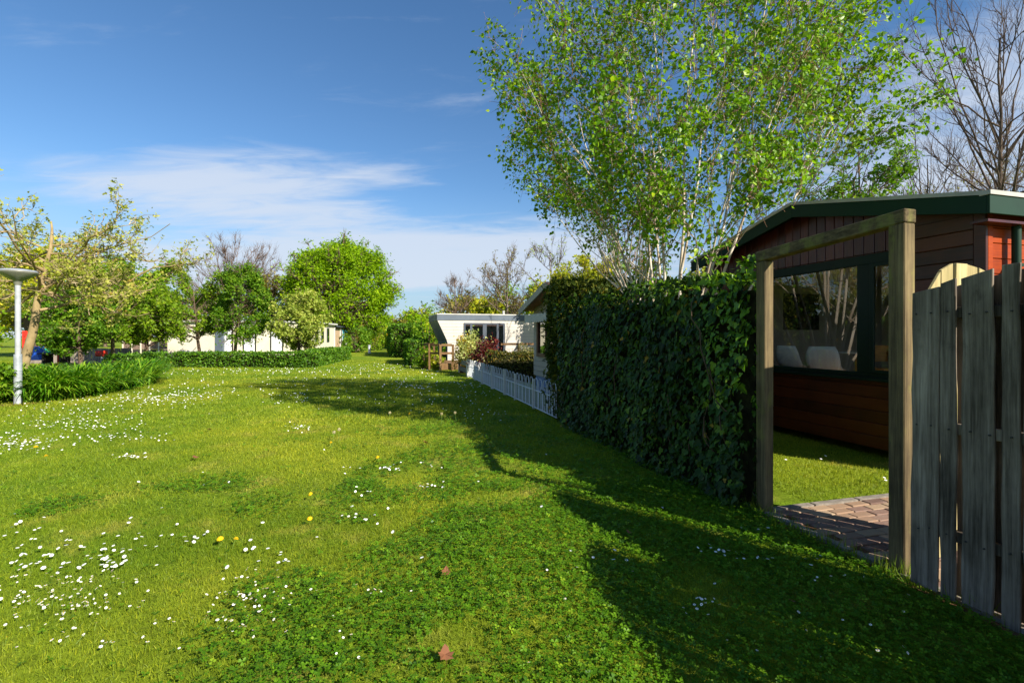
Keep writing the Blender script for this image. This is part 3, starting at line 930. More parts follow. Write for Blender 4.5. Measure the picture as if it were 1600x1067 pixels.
# ------------------------------------------------------------------ gate frame, open gate, fence
t = thing('gate_frame', 'weathered timber gate frame of two posts joined by a beam', 'gate frame', tuple(PN) + (0,))
for P, h, nm in ((PN, 2.20, 'near'), (PF, 2.13, 'far')):
    gp = Geo()
    m = 9
    for j in range(m):
        pass
    gp.box((0, 0, -0.1), (0.1, 0.092, h), frame=(P, U, V))
    gp.build('post', MT['post'], t, bevel=0.006)
gb = Geo()
L = np.linalg.norm(PF - PN) + 0.1
a0 = PN - U * 0.004 - V * 0.003
vv = []
for (s, z) in ((0, 2.2), (L + .012, 2.13)):
    for (q, dz) in ((0, 0.002), (0.099, 0.002), (0.099, 0.088), (0, 0.088)):
        p = a0 + U * s + V * q
        vv.append((p[0], p[1], z + dz))
gb.add(vv, [(0, 3, 2, 1), (4, 5, 6, 7), (0, 1, 5, 4), (1, 2, 6, 5), (2, 3, 7, 6), (3, 0, 4, 7)])
gb.build('beam', MT['beam'], t, bevel=0.006)


def plank(o, d, n, w, th, z0, zl, zr, rng, wob=0.003, M=10):
    """upright board: o its foot at the left edge, d along the fence, n its face; zl, zr the heights of its slanted top"""
    g = Geo()
    vv = []
    lean = rng.normal(0, .006)
    for i in range(M):
        f = i / (M - 1)
        e0 = rng.normal(0, wob); e1 = rng.normal(0, wob); cup = rng.normal(0, wob * .7) + 0.004 * math.sin(3 * f + lean * 300)
        for (x, y) in ((0 + e0, 0), (w + e1, 0), (w + e1, th), (0 + e0, th)):
            z = z0 + (zl + (zr - zl) * min(1, max(0, x / w)) - z0) * f
            p = o + d * (x + lean * f) + n * (y + cup)
            vv.append((p[0], p[1], z))
    ff = [(3, 2, 1, 0)]
    for i in range(M - 1):
        b = i * 4
        for c in range(4):
            c2 = (c + 1) % 4
            ff.append((b + c, b + c2, b + 4 + c2, b + 4 + c))
    b = (M - 1) * 4
    ff.append((b, b + 1, b + 2, b + 3))
    return g.add(vv, ff)


# fence of upright boards running from the gate post past the camera
rf = np.random.default_rng(21)
FD = np.array((0.355, -0.935)); FD /= np.linalg.norm(FD)
FN = np.array((FD[1], -FD[0])) * -1          # into the garden
if np.dot(FN, V) < 0:
    FN = -FN
t = thing('board_fence', 'tall grey weathered board fence with a curved top beside the gate', 'fence', tuple(PN) + (0,))
O = np.array((2.378, 2.882))
widths = [0.135, 0.072, 0.137, 0.07, 0.135, 0.072, 0.14, 0.07, 0.135, 0.07, 0.137, 0.072]
gaps = [0.014, 0.026, 0.03, 0.014, 0.026, 0.024, 0.016, 0.028, 0.022, 0.026, 0.018, 0.02]


def arch(s, L=1.55):
    f = (s - L / 2) / (L / 2)
    return 1.745 + 0.15 * (1 - f * f)


def fence_panel(O, FD, FN, lift=0.0, seen_=True):
    s = 0.0
    for i, (w, gp) in enumerate(zip(widths, gaps)):
        pl = plank(O + FD * s, FD, FN, w, 0.018, 0.03 + rf.uniform(-.03, .02), arch(s) + lift + rf.normal(0, .006), arch(s + w) + lift + rf.normal(0, .006), rf)
        pl.build('board', MT['fence'], t, bevel=0.002)
        if i > 0:       # boards on the garden side close the gaps
            b0 = s + w - 0.03
            plank(O + FD * b0 + FN * 0.066, FD, FN, gp + 0.06, 0.018, 0.04, arch(b0) + lift - .03, arch(b0 + .1) + lift - .03, rf).build('back_board', MT['fence'], t, bevel=0.002)
        s += w + gp
    nl = Geo()
    s_ = 0.0
    for w, gp in zip(widths, gaps):
        for z in (0.38, 0.98, 1.63):
            for f in ((.25, .75) if w > .1 else (.5,)):
                p = O + FD * (s_ + w * f + rf.normal(0, .006)) - FN * .009
                z_ = z + rf.normal(0, .008)
                an_ = np.linspace(0, 2 * np.pi, 7)[:-1]
                pts = [(p[0] + FD[0] * .0045 * math.cos(a), p[1] + FD[1] * .0045 * math.cos(a), z_ + .0045 * math.sin(a)) for a in an_]
                nl.prism(pts, np.array((FN[0], FN[1], 0)) * .012)
        s_ += w + gp
    nl.build('nails', MT['tarpaulin'], t)['kind'] = 'stuff'
    for z in (0.35, 0.95, 1.60):
        Geo().box((0.05, 0.026, z), (s - 0.01, 0.058, z + 0.062), frame=(O, FD, FN)).build('rail', MT['fence'], t, bevel=0.003)
    return s


e1 = fence_panel(O, FD, FN)
J = O + FD * (e1 + 0.03)
FD2 = np.array((0.12, -0.993)); FN2 = np.array((0.993, 0.12))
Geo().box((0.0, 0.0, -0.1), (0.095, 0.09, 1.72), frame=(J + FN * .0, FD2, FN2)).build('post', MT['fence'], t, bevel=0.004)
fence_panel(J + FD2 * 0.1, FD2, FN2, 0.32)

# gate leaf, open into the garden
t = thing('garden_gate', 'arched board gate standing open, sunlit behind the grey fence', 'gate', (2.53, 3.04, 0))
GH = np.array((2.535, 3.035)); GD = np.array((0.913, 0.407)); GD /= np.linalg.norm(GD)
GN = np.array((-GD[1], GD[0]))
s = 0.0


def garch(x):
    return 1.99 - 0.5 * (1 - x / 0.55) ** 2.6 if x < 0.55 else 1.99 - 0.06 * ((x - .55) / .4) ** 2


for i, w in enumerate([0.14, 0.14, 0.14, 0.14, 0.14, 0.13]):
    plank(GH + GD * s, GD, GN, w, 0.018, 0.06, garch(s), garch(s + w), rf, 0.0015).build('board', MT['gatewood'], t, bevel=0.002)
    s += w + 0.014
for z in (0.3, 1.0, 1.45):
    Geo().box((0.0, 0.0195, z), (s - 0.014, 0.05, z + 0.07), frame=(GH, GD, GN)).build('rail', MT['gatewood'], t, bevel=0.003)
Geo().box((-.03, -.006, 1.44), (.2, -0.001, 1.47), frame=(GH, GD, GN)).build('hinge', MT['black'], t)
Geo().box((-.03, -.006, .31), (.2, -0.001, .34), frame=(GH, GD, GN)).build('hinge', MT['black'], t)

# ------------------------------------------------------------------ brown chalet
C0 = np.array((4.77, 4.87))
FR = (C0, U, V)
HL, HW = 4.30, 8.0                        # gable width, length away from the lawn
WZ0, WZ1 = 0.12, 2.62
RS, RZ, ES, EZ, OV = 2.12, 3.366, -0.15, 2.87, 0.25
RE = 2 * RS - ES


def roof_z(s):
    return EZ + (RZ - EZ) * (1 - abs(s - RS) / (RS - ES))


def W3(s, q, z, o=C0):
    p = o + U * s + V * q
    return (p[0], p[1], z)


t = brown = thing('brown_chalet', 'brown stained timber chalet with a dark green roof edge behind the gate', 'chalet', tuple(C0) + (0,))
wl = Geo()
WS0, WS1, WB, WT = 0.73, 3.48, 0.98, 2.45   # window opening
th0, th1 = 0.022, 0.12
wl.box((0.022, th0, WZ0), (HL - .022, th1, WB), frame=FR)
wl.box((0.022, th0, WB), (WS0, th1, WT), frame=FR)
wl.box((WS1, th0, WB), (HL - .022, th1, WT), frame=FR)
wl.box((0.022, th0, WT), (HL - .022, th1, WZ1), frame=FR)
wl.prism([W3(0.022, th0, WZ1), W3(HL - .022, th0, WZ1), W3(HL - .022, th0, roof_z(HL) - .08), W3(RS, th0, RZ - .08), W3(0.022, th0, roof_z(0) - .08)], np.array((V[0], V[1], 0)) * (th1 - th0))
for (q0, q1, z0, z1) in ((th1, 1.3, WZ0, WZ1 + .15), (1.3, 3.4, WZ0, 1.05), (1.3, 3.4, 2.35, WZ1 + .15), (3.4, HW, WZ0, WZ1 + .15)):  # opening left for the added side window
    wl.box((0.022, q0, z0), (0.11, q1, z1), frame=FR)
wl.box((HL - .11, th1, WZ0), (HL - .022, HW, WZ1 + .15), frame=FR)
wl.box((0.11, HW - .1, WZ0), (HL - .11, HW, WZ1 + .15), frame=FR)
wl.build('wall', MT['siding'], t)
# vertical boards above the window, horizontal boards elsewhere: one mesh per board
s = WS0
while s < HL - 0.1:
    w = min(0.131, HL - 0.1 - s)
    z0 = WT + 0.075
    pts = [W3(s, 0, z0), W3(s + w - .006, 0, z0), W3(s + w - .006, 0, roof_z(s + w) - .1), W3(s, 0, roof_z(s) - .1)]
    Geo().prism(pts, np.array((V[0], V[1], 0)) * 0.02).build('board', MT['sidingv'], t, bevel=0.004)
    s += 0.135
z = WZ0
while z < 2.75:
    h = 0.155
    top = min(z + h - .006, 2.80)
    if z + h < WB - 0.02:
        Geo().box((0.1, 0.0, z), (HL - .1, 0.02, top), frame=FR).build('board', MT['siding'], t, bevel=0.005)
    else:
        Geo().box((0.1, 0.0, z), (WS0 - .012, 0.02, top), frame=FR).build('board', MT['siding'], t, bevel=0.005)
        if z < WT:
            Geo().box((WS1 + .06, 0.0, z), (HL - .1, 0.02, top), frame=FR).build('board', MT['siding'], t, bevel=0.005)
    for q0, q1 in (((0.1, HW),) if (z + h < 1.03 or z > 2.33) else ((0.1, 1.28), (3.42, HW))):
        Geo().box((0.0, q0, z), (0.02, q1, top), frame=FR).build('board', MT['siding_lit'], t, bevel=0.005)
    z += h
for (s0, s1, q0, q1) in ((-.012, .095, -.012, .0205), (-.012, .0205, .021, .095), (HL - .095, HL, -.012, .0205)):
    Geo().box((s0, q0, WZ0), (s1, q1, 2.78), frame=FR).build('corner_board', MT['siding' if q0 < 0 else 'siding_lit'], t, bevel=0.005)  # sun-facing corner board takes the painted sunlit stain
# roof
rf_ = Geo()
for sg in (0, 1):
    a_, b_ = ((ES, EZ), (RS, RZ)) if sg == 0 else ((RS, RZ), (RE, EZ))
    rf_.prism([W3(a_[0], -OV + .03, a_[1]), W3(b_[0], -OV + .03, b_[1]), W3(b_[0], -OV + .03, b_[1] - .06), W3(a_[0], -OV + .03, a_[1] - .06)], np.array((V[0], V[1], 0)) * (HW + 0.4))
roof = rf_.build('roof', MT['felt'], t)
D3 = np.array((V[0], V[1], 0))
for sg in (0, 1):
    a_, b_ = ((ES, EZ), (RS, RZ)) if sg == 0 else ((RS, RZ), (RE, EZ))
    Geo().prism([W3(a_[0], -OV, a_[1]), W3(b_[0], -OV, b_[1]), W3(b_[0], -OV, b_[1] - .185), W3(a_[0], -OV, a_[1] - .19)], D3 * 0.026).build('fascia', MT['green'], roof, bevel=0.003)
    Geo().prism([W3(a_[0] - (.012 if sg == 0 else 0), -OV - .012, a_[1] + .03), W3(b_[0], -OV - .012, b_[1] + .03), W3(b_[0], -OV - .012, b_[1] - .012), W3(a_[0] - (.012 if sg == 0 else 0), -OV - .012, a_[1] - .012)], D3 * 0.09).build('edge_trim', MT['alu'], roof)
Geo().box((ES - .03, -OV + .001, EZ - .19), (ES - 0.001, HW + .1, EZ - .012), frame=FR).build('fascia', MT['green'], roof, bevel=0.003)
Geo().box((ES - .042, -OV - .01, EZ - .011), (ES + .05, HW + .1, EZ + .031), frame=FR).build('edge_trim', MT['alu'], roof)
Geo().box((ES, -OV + .03, EZ - .26), (0.0, HW, EZ - .235), frame=FR).build('soffit', MT['sidingv'], roof)
# downpipe on the sunlit side
P = [W3(-.07, .33, 2.63), W3(-.07, .33, 1.4), W3(-.07, .33, 0.1)]
Geo().tubes([P], 0.038, 12).build('downpipe', MT['green'], t, True)
for z in (2.2, 1.2):
    Geo().box((-.115, .285, z), (-.001, .375, z + .03), frame=FR).build('pipe_clip', MT['green'], t)
# window
wf = Geo()
f0, f1 = -0.018, 0.06
for (s0, s1, z0, z1) in ((WS0 - .0, WS0 + .07, WB, WT), (WS1 - .07, WS1 + .05, WB, WT), (WS0 + .07, WS1 - .07, WT - .055, WT + .06), (WS0 + .07, WS1 - .07, WB, WB + .065)):
    wf.box((s0, f0, z0), (s1, f1, z1), frame=FR)
wf.box((1.16, f0, WB + .065), (1.34, f1, WT - .055), frame=FR)
win = wf.build('window', MT['greenframe'], t, bevel=0.004)
Geo().box((WS0 - .02, -.06, WB - .035), (WS1 + .05, -.0185, WB + .002), frame=FR).build('sill', MT['greenframe'], win, bevel=0.004)
for (s0, s1) in ((WS0 + .07, 1.16), (1.34, WS1 - .07)):
    Geo().add([W3(s0, .03, WB + .065), W3(s1, .03, WB + .065), W3(s1, .03, WT - .055), W3(s0, .03, WT - .055)], [(0, 1, 2, 3)]).build('pane', MT['glass'], win)
wf = Geo()   # sash round the smaller pane
for (s0, s1, z0, z1) in ((WS0 + .07, WS0 + .11, WB + .065, WT - .055), (1.11, 1.16, WB + .065, WT - .055), (WS0 + .11, 1.11, WT - .1, WT - .055), (WS0 + .11, 1.11, WB + .065, WB + .105)):
    wf.box((s0, f0 - .02, z0), (s1, f0 - .001, z1), frame=FR)
wf.build('sash', MT['greenframe'], win, bevel=0.003)
wf = Geo()  # side window out of view, added to let sun brighten the room
for (q0, q1, z0, z1) in ((1.26, 1.34, 1.0, 2.4), (3.36, 3.44, 1.0, 2.4), (1.34, 3.36, 1.0, 1.07), (1.34, 3.36, 2.33, 2.4), (2.31, 2.39, 1.07, 2.33)):
    wf.box((-.02, q0, z0), (.05, q1, z1), frame=FR)
added_side_win = wf.build('window', MT['greenframe'], t, bevel=0.004)
for (q0, q1) in ((1.34, 2.31), (2.39, 3.36)):
    Geo().add([W3(.02, q0, 1.07), W3(.02, q1, 1.07), W3(.02, q1, 2.33), W3(.02, q0, 2.33)], [(0, 1, 2, 3)]).build('pane', MT['glass'], added_side_win)
FLZ = 0.5
ig = Geo()
ig.box((0.112, 0.122, 0.35), (HL - .112, HW - .12, FLZ), frame=FR)
ig.build('floor', MT['floorin'], t)
ig = Geo()
ig.box((HL - .135, .122, FLZ), (HL - .1125, 5.0, 2.5), frame=FR)
for (q0, q1, z0, z1) in ((.122, 1.3, FLZ, 2.5), (1.3, 3.4, FLZ, 1.05), (1.3, 3.4, 2.35, 2.5), (3.4, 4.9, FLZ, 2.5)):
    ig.box((.1125, q0, z0), (.135, q1, z1), frame=FR)
ig.box((.136, 4.9, FLZ), (HL - .136, 5.0, 2.5), frame=FR)
ig.box((.112, .122, 2.5), (HL - .112, 5.0, 2.53), frame=FR)
ig.build('inner_wall', MT['wallin'], t)


def shell_chair(name, label, p, ang):
    t = thing(name, label, 'chair', (p[0], p[1], FLZ), 'white shell chairs inside the chalet')
    M = Matrix.Translation((p[0], p[1], FLZ)) @ Matrix.Rotation(ang, 4, 'Z')
    n = 14; m = 9
    prof = []
    for i in range(n):
        f = i / (n - 1)
        if f < 0.5:
            y = 0.24 - 0.42 * (f / 0.5); z = 0.46 - 0.03 * math.sin(f / 0.5 * math.pi)
        else:
            h = (f - .5) / .5
            y = -0.18 - 0.12 * h - 0.03 * math.sin(h * math.pi); z = 0.46 + 0.38 * h
        prof.append((y, z))
    vv = []
    for i, (y, z) in enumerate(prof):
        f = i / (n - 1)
        w = 0.23 * (1 - 0.25 * max(0, (f - .75) / .25) ** 2 - .15 * max(0, (.2 - f) / .2) ** 2)
        for j in range(m):
            a = j / (m - 1) * 2 - 1
            curl = 0.07 * abs(a) ** 2.5 * math.sin(min(1, f * 1.4) * math.pi * .8)
            v = M @ Vector((a * w, y + (curl if f > .5 else 0), z + (curl if f <= .5 else 0)))
            vv.append(v)
    ff = [(i * m + j, i * m + j + 1, (i + 1) * m + j + 1, (i + 1) * m + j) for i in range(n - 1) for j in range(m - 1)]
    so_ = Geo().add(vv, ff).build('shell', MT['shell'], t, True)
    so_.modifiers.new('thick', 'SOLIDIFY').thickness = 0.012
    for sx in (-1, 1):
        for sy in (-1, 1):
            a = M @ Vector((sx * .13, sy * .12, .45)); b = M @ Vector((sx * .22, sy * .21, 0))
            Geo().tubes([[a, (a + b) / 2, b]], [[.015, .013, .010]], 8).build('leg', MT['lightwood'], t, True)
    return t


p = np.array(at(1292, 525, 7.55))[:2]
shell_chair('shell_chair', 'white shell chair at the table, nearer the window mullion', p, math.atan2(V[1], V[0]) - 1.1)
p = np.array(at(1246, 525, 8.1))[:2]
shell_chair('shell_chair', 'white shell chair farther along, beside the picture frame', p, math.atan2(V[1], V[0]) - 1.5)
tp = np.array(at(1345, 525, 8.0))[:2]
t = thing('dining_table', 'white dining table inside behind the chalet window', 'table', (tp[0], tp[1], FLZ))
Geo().box((-.55, -.4, FLZ + .72), (.55, .4, FLZ + .75), frame=(tp, V, -U)).build('table_top', MT['tabletop'], t, bevel=0.004)
for sx in (-1, 1):
    for sy in (-1, 1):
        Geo().box((sx * .47 - .03, sy * .33 - .03, FLZ), (sx * .47 + .03, sy * .33 + .03, FLZ + .719), frame=(tp, V, -U)).build('leg', MT['lightwood'], t)
hp = np.array(at(1380, 525, 7.1))[:2]
t = thing('high_chair', 'light wooden high chair inside behind the narrow window pane', 'high chair', (hp[0], hp[1], FLZ))
for sx in (-1, 1):
    a = hp + V * sx * .2 - U * .22; b = hp + V * sx * .2 + U * .1
    Geo().tubes([[(a[0], a[1], FLZ), ((a[0] + b[0]) / 2, (a[1] + b[1]) / 2, FLZ + .42), (b[0], b[1], FLZ + .85)]], .022, 8).build('leg', MT['lightwood'], t, True)
    a2 = hp + V * sx * .2 + U * .25
    Geo().tubes([[(a2[0], a2[1], FLZ), ((a2[0] + b[0]) / 2, (a2[1] + b[1]) / 2, FLZ + .3), (hp[0] + V[0] * sx * .2, hp[1] + V[1] * sx * .2, FLZ + .6)]], .02, 8).build('leg', MT['lightwood'], t, True)
Geo().box((-.2, -.16, FLZ + .5), (.2, .16, FLZ + .525), frame=(hp, V, U)).build('seat', MT['lightwood'], t)
Geo().box((-.2, .08, FLZ + .62), (.2, .1, FLZ + .86), frame=(hp, V, U)).build('backrest', MT['lightwood'], t)
t = thing('picture_frame', 'dark framed picture hung on the wall inside the chalet', 'picture', W3(HL - .15, 2.05, 1.62))
Geo().box((HL - .158, 1.65, 1.62), (HL - .1355, 2.5, 2.32), frame=FR).build('frame', MT['black'], t)
Geo().box((HL - .16, 1.69, 1.66), (HL - .1585, 2.46, 2.28), frame=FR).build('picture', plain('dark_picture', '#22302a', 0.25, 0.5, 5, 0.5), t)

# ------------------------------------------------------------------ ivy hedge
ri = np.random.default_rng(5)
t = thing('ivy_hedge', 'dense dark ivy hedge growing beside the far gate post', 'hedge', tuple(PF) + (0,))
Q0 = PF + U * 0.115
IL, ID, IH = 4.35, 0.62, 2.0
def ivy_depth(s_):
    return np.minimum(ID, 0.05 + 0.82 * np.asarray(s_))


Geo().prism([W3(a_, b_, 0, Q0) for a_, b_ in ((.02, .02), (.02, .04), (.7, ID - .1), (IL, ID - .06), (IL, .03))], (0, 0, IH - .1)).build('branches', MT['core'], t)  # solid core, dark tone paints the shade behind the ivy leaves


def ivy_pts(n, face):
    a, b = ri.random(n), ri.random(n)
    if face == 'front':
        s = a * IL; z = b * (IH + .05); q = np.zeros(n); Nn = np.array((-V[0], -V[1], 0.15))
        lum = vnoise(s, z, 0.55, 31) * .16 + vnoise(s, z, 0.22, 32) * .07
        foot = np.where(z < .35, -(0.35 - z) * .2, 0)
        q = -lum + 0.03 + foot + ri.normal(0, .02, n)
    elif face == 'back':
        s = a * IL; z = b * IH; q = ivy_depth(s) + (vnoise(s, z, .5, 33) - .2) * .12 * np.minimum(1, s); Nn = np.array((V[0], V[1], .15))
    elif face == 'end':
        s = 0.02 - ri.random(n) * .05; z = b * IH; q = a * .07; Nn = np.array((-U[0], -U[1], .1))
    else:
        s = a * IL; q = -.1 + b * (ivy_depth(s) + .12); z = IH + vnoise(s, q, .35, 34) * .16 + ri.normal(0, .02, n); Nn = np.array((0, 0, 1.0))
    z = z + np.where(s > 3.2, (s - 3.2) * .0, 0)
    p = Q0[None] + s[:, None] * U + q[:, None] * V
    return np.column_stack((p, np.maximum(z, .02))), np.tile(Nn, (n, 1)), s, z


allp, alln, alls, allz = [], [], [], []
for face, n in (('front', 8200), ('back', 1500), ('end', 120), ('top', 1500)):
    a, b, c, d = ivy_pts(n, face)
    allp.append(a); alln.append(b); alls.append(c); allz.append(d)
pos = np.vstack(allp); Nn = np.vstack(alln); ss = np.concatenate(alls); zz = np.concatenate(allz)
n = len(pos)
Nn = Nn + unit(ri, n) * .42
Y = np.column_stack((ri.normal(0, .45, n), ri.normal(0, .45, n), -np.ones(n))) + Nn * .3
topm = zz > IH - .02
Y[topm] = unit(ri, topm.sum()) + (0, 0, .25)
sz = .03 + .065 * ri.random(n) ** 1.5
at_i = np.clip(ri.normal(.4, .22, n) + (vnoise(ss, zz, .3, 35) - .5) * .4, 0, .9)
old = ri.random(n) < .012
young = ((ss < .55) & (zz > 0.9) & (ri.random(n) < .55)) | ((zz > IH - .05) & (ri.random(n) < .25))  # young leaves; their brighter green also paints sun on end and top
px = pos[:, 0] / pos[:, 1] * F + CX
vis = np.arange(n) < 8200
pick = np.where(vis & (ss < 1.6))[0]
pick = pick[np.argsort(-(sz / pos[:, 1])[pick])][:298]
Yn = Y / np.linalg.norm(Y, axis=1, keepdims=True)
X = np.cross(Yn, Nn); X /= np.linalg.norm(X, axis=1, keepdims=True); Z = np.cross(X, Yn)
lm = {('ivy', a): Geo().add(IVY_V, IVY_F, a / 6 + .06).mesh('leaf', MT['ivy']) for a in range(6)}
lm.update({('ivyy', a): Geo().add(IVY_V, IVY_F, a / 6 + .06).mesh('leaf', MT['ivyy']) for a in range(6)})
for i in pick:
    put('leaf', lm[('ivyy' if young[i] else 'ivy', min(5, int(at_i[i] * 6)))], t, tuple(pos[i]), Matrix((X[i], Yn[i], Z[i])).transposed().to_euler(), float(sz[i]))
rest = np.ones(n, bool); rest[pick] = False
a = rest & ~young
Geo().scatter(IVY_V, IVY_F, pos[a], Y[a], Nn[a], sz[a], np.where(old[a], .97, at_i[a])).build('foliage', MT['ivy'], t)['kind'] = 'stuff'
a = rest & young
Geo().scatter(IVY_V, IVY_F, pos[a], Y[a], Nn[a], sz[a] * .8, at_i[a]).build('young_sunlit_foliage', MT['ivyy'], t)['kind'] = 'stuff'
m = 26
S = np.column_stack((Q0[None] + ri.uniform(.05, IL, m)[:, None] * U - V * .06, ri.uniform(0, .9, m)))
Dv = np.column_stack((np.outer(ri.normal(0, .5, m), U), np.ones(m)))
Geo().tubes(curves(ri, S, Dv, ri.uniform(.5, 1.2, m), 8, 0, .35), .006, 5).build('stems', MT['vine'], t, True)['kind'] = 'stuff'
m = 14
S = np.column_stack((Q0[None] + ri.uniform(.1, 3.5, m)[:, None] * U + V * .2, np.full(m, IH)))
Dv = np.column_stack((ri.normal(0, .6, (m, 2)), np.ones(m) * .8))
Pst = curves(ri, S, Dv, ri.uniform(.12, .3, m), 6, -.2, .3)
Geo().tubes(Pst, .004, 4).build('shoots', MT['vine'], t, True)['kind'] = 'stuff'
ii = ri.integers(0, m, 70); q_, tn = interp(Pst, ii, ri.uniform(.2, 1, 70))
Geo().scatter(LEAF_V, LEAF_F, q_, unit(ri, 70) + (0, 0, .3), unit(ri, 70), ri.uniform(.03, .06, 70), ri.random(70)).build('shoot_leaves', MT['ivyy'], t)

# clipped conifer hedge that crosses behind it
a0 = np.array((0.80, 8.85))
hedge('conifer_hedge', 'tall clipped conifer hedge end rising behind the ivy', a0, a0 + V * 4.2, 0.75, 2.42, 900, 0.075, 'conif', 11, tmpl='cluster', rough=.1, lump=.09)

# ------------------------------------------------------------------ white birch with many stems
rb = np.random.default_rng(33)
B0 = np.array((2.45, 7.45))
tips = [(905, 150, -.5), (960, 20, .3), (1020, -90, -.4), (1085, -140, .5), (1150, -60, -.7), (1205, -120, .7), (1290, -40, -.2), (1330, 120, .5), (1160, 150, -1.3), (1010, 120, 1.2), (930, 300, -.9)]
trs = []
for (x, y, dd) in tips:
    q = at(x, y, B0[1] + dd)
    b = B0 + rb.normal(0, .09, 2)
    c = np.array((b[0], b[1], -0.05)); T = np.linspace(0, 1, 12)[:, None]
    mid = c * .5 + q * .5 + np.array((0, 0, .25)) + np.append((q[:2] - b) * .06, 0)
    P = c * (1 - T) ** 2 + mid * 2 * T * (1 - T) + q * T ** 2
    w = np.cumsum(rb.normal(0, .028, (12, 3)), axis=0); w[0] = 0
    trs.append(P + w)
make_tree('birch_tree', 'white stemmed birch with fresh green leaves rising behind the ivy hedge', B0, trs, ((2.75, 7.5, 5.1), (2.8, 2.3, 3.2)), n=(200, 2000, 9500), lens=(0, .22, .10),
          up=(.10, .10, -.1), r0=.030, leaf='birchleaf', nleaf=46000, lsize=.064, seed=33, bark='birchbark', twig='birchtwig', t0=.36, spread=.42, lspread=.035, tmpl='birch', wob=.22, droop=.35, leafpart=298, rmin=.0022,
          floor=lambda x: 2.4 + .62 * np.maximum(0, 2.4 - x) + 1.05 * np.clip(x - 2.55, 0, 1.6) + .1 * np.maximum(0, x - 4.15))

# ------------------------------------------------------------------ hooped white fence
HO = np.array((0.78, 8.64)); HD = np.array((-0.264, 1.0)); HD /= np.linalg.norm(HD)
sc_ = np.linalg.norm((-0.264, 1.0))
hang = math.atan2(HD[1], HD[0])
an = np.linspace(0, np.pi, 9)
hp_ = [(-.095, 0, .06), (-.095, 0, .3)] + [(-.095 * math.cos(x), 0, .56 + .095 * math.sin(x)) for x in an] + [(.095, 0, .3), (.095, 0, .06)]
hoop_m = Geo().tubes([hp_], .0085, 6).mesh('hoop', MT['metal'], True)
rod_m = Geo().tubes([[(0, 0, .06), (0, 0, .3), (0, 0, .5)]], .008, 6).mesh('rod', MT['metal'], True)
rod2_m = Geo().tubes([[(0, 0, .06), (0, 0, .25), (0, 0, .42)]], .008, 6).mesh('rod', MT['metal'], True)


def hoop_panel(t, s0, s1):
    n = max(2, int(round((s1 - s0) / .30)))
    st = (s1 - s0) / n
    for i in range(n):
        p = HO + HD * (s0 + (i + .5) * st)
        put('hoop', hoop_m, t, (p[0], p[1], 0), (0, 0, hang))
        put('rod', rod_m, t, (p[0], p[1], 0), (0, 0, hang))
        if i:
            p = HO + HD * (s0 + i * st)
            put('rod', rod2_m, t, (p[0], p[1], 0), (0, 0, hang))
    for z in (.05, .40):
        a, b = HO + HD * s0, HO + HD * s1
        Geo().tubes([[(a[0], a[1], z), tuple((a + b) / 2) + (z,), (b[0], b[1], z)]], .012, 6).build('rail', MT['metal'], t, True)


def fpost(t, s, h=.62, r=.03, w='metal'):
    p = HO + HD * s
    Geo().box((-r, -r, 0), (r, r, h), frame=(p, HD, np.array((HD[1], -HD[0])))).build('post', MT['white'], t, bevel=.006)


t = thing('hoop_fence', 'white hooped metal garden fence nearest the ivy hedge', 'fence', tuple(HO) + (0,), 'white hooped fences')
ps = [-.1, 1.31, 2.75]
for a, b in zip(ps[:-1], ps[1:]):
    hoop_panel(t, a + .03, b - .03)
for s in ps[1:]:
    fpost(t, s)
t = thing('hoop_gate', 'small white hooped garden gate between two white fence runs', 'gate', tuple(HO + HD * 2.8) + (0,))
hoop_panel(t, 2.81, 3.69)
t = thing('hoop_fence', 'white hooped metal fence running on past the maroon shrub', 'fence', tuple(HO + HD * 3.76) + (0,), 'white hooped fences')
ps = [3.76, 5.25, 6.63, 7.95, 9.36]
for a, b in zip(ps[:-1], ps[1:]):
    hoop_panel(t, a + .04, b - .03)
for s in ps:
    fpost(t, s, .66, .038)
t = thing('plank_rail', 'low grey two plank rail at the far end of the white fence', 'fence', tuple(HO + HD * 9.5) + (0,))
for z in (.12, .38):
    Geo().box((9.45, -.02, z), (11.6, .02, z + .17), frame=(HO, HD, np.array((HD[1], -HD[0])))).build('plank', MT['slate'], t)
for s in (9.5, 11.5):
    fpost(t, s, .6, .04)

# ------------------------------------------------------------------ pale chalet with pink tiled roof
O2 = np.array((0.60, 13.4)) - U * 3.9
F2 = (O2, U, V)
t = thing('pale_chalet', 'pale boarded chalet with pink tiled roof and white scalloped awning', 'chalet', tuple(O2) + (0,))
E2, R2 = 2.24, 2.69
Geo().box((0.03, 0.03, .42), (3.87, 7, E2), frame=F2).prism([W3(.03, .03, E2 + .002, O2), W3(3.87, .03, E2 + .002, O2), W3(1.95, .03, R2, O2)], D3 * 6.9).build('wall', MT['beige'], t)
Geo().box((0.05, 0.05, 0), (3.85, 6.9, .418), frame=F2).build('plinth', MT['bluegrey'], t)
z = .43
while z < R2 - .15:
    h = .135
    s0, s1 = 0.0, 3.9
    if z > E2 - .05:
        k_ = (z + h - E2) / (R2 - E2); s0, s1 = 1.95 * k_ + .05, 3.9 - 1.95 * k_ - .05
    if s1 - s0 > .2:
        if .95 < z < 1.95:
            Geo().box((s0, 0, z), (2.1, .028, z + h - .008), frame=F2).build('board', MT['beige'], t, bevel=.004)
            Geo().box((3.55, 0, z), (s1, .028, z + h - .008), frame=F2).build('board', MT['beige'], t, bevel=.004)
        else:
            Geo().box((s0, 0, z), (s1, .028, z + h - .008), frame=F2).build('board', MT['beige'], t, bevel=.004)
    z += h
rr = Geo()
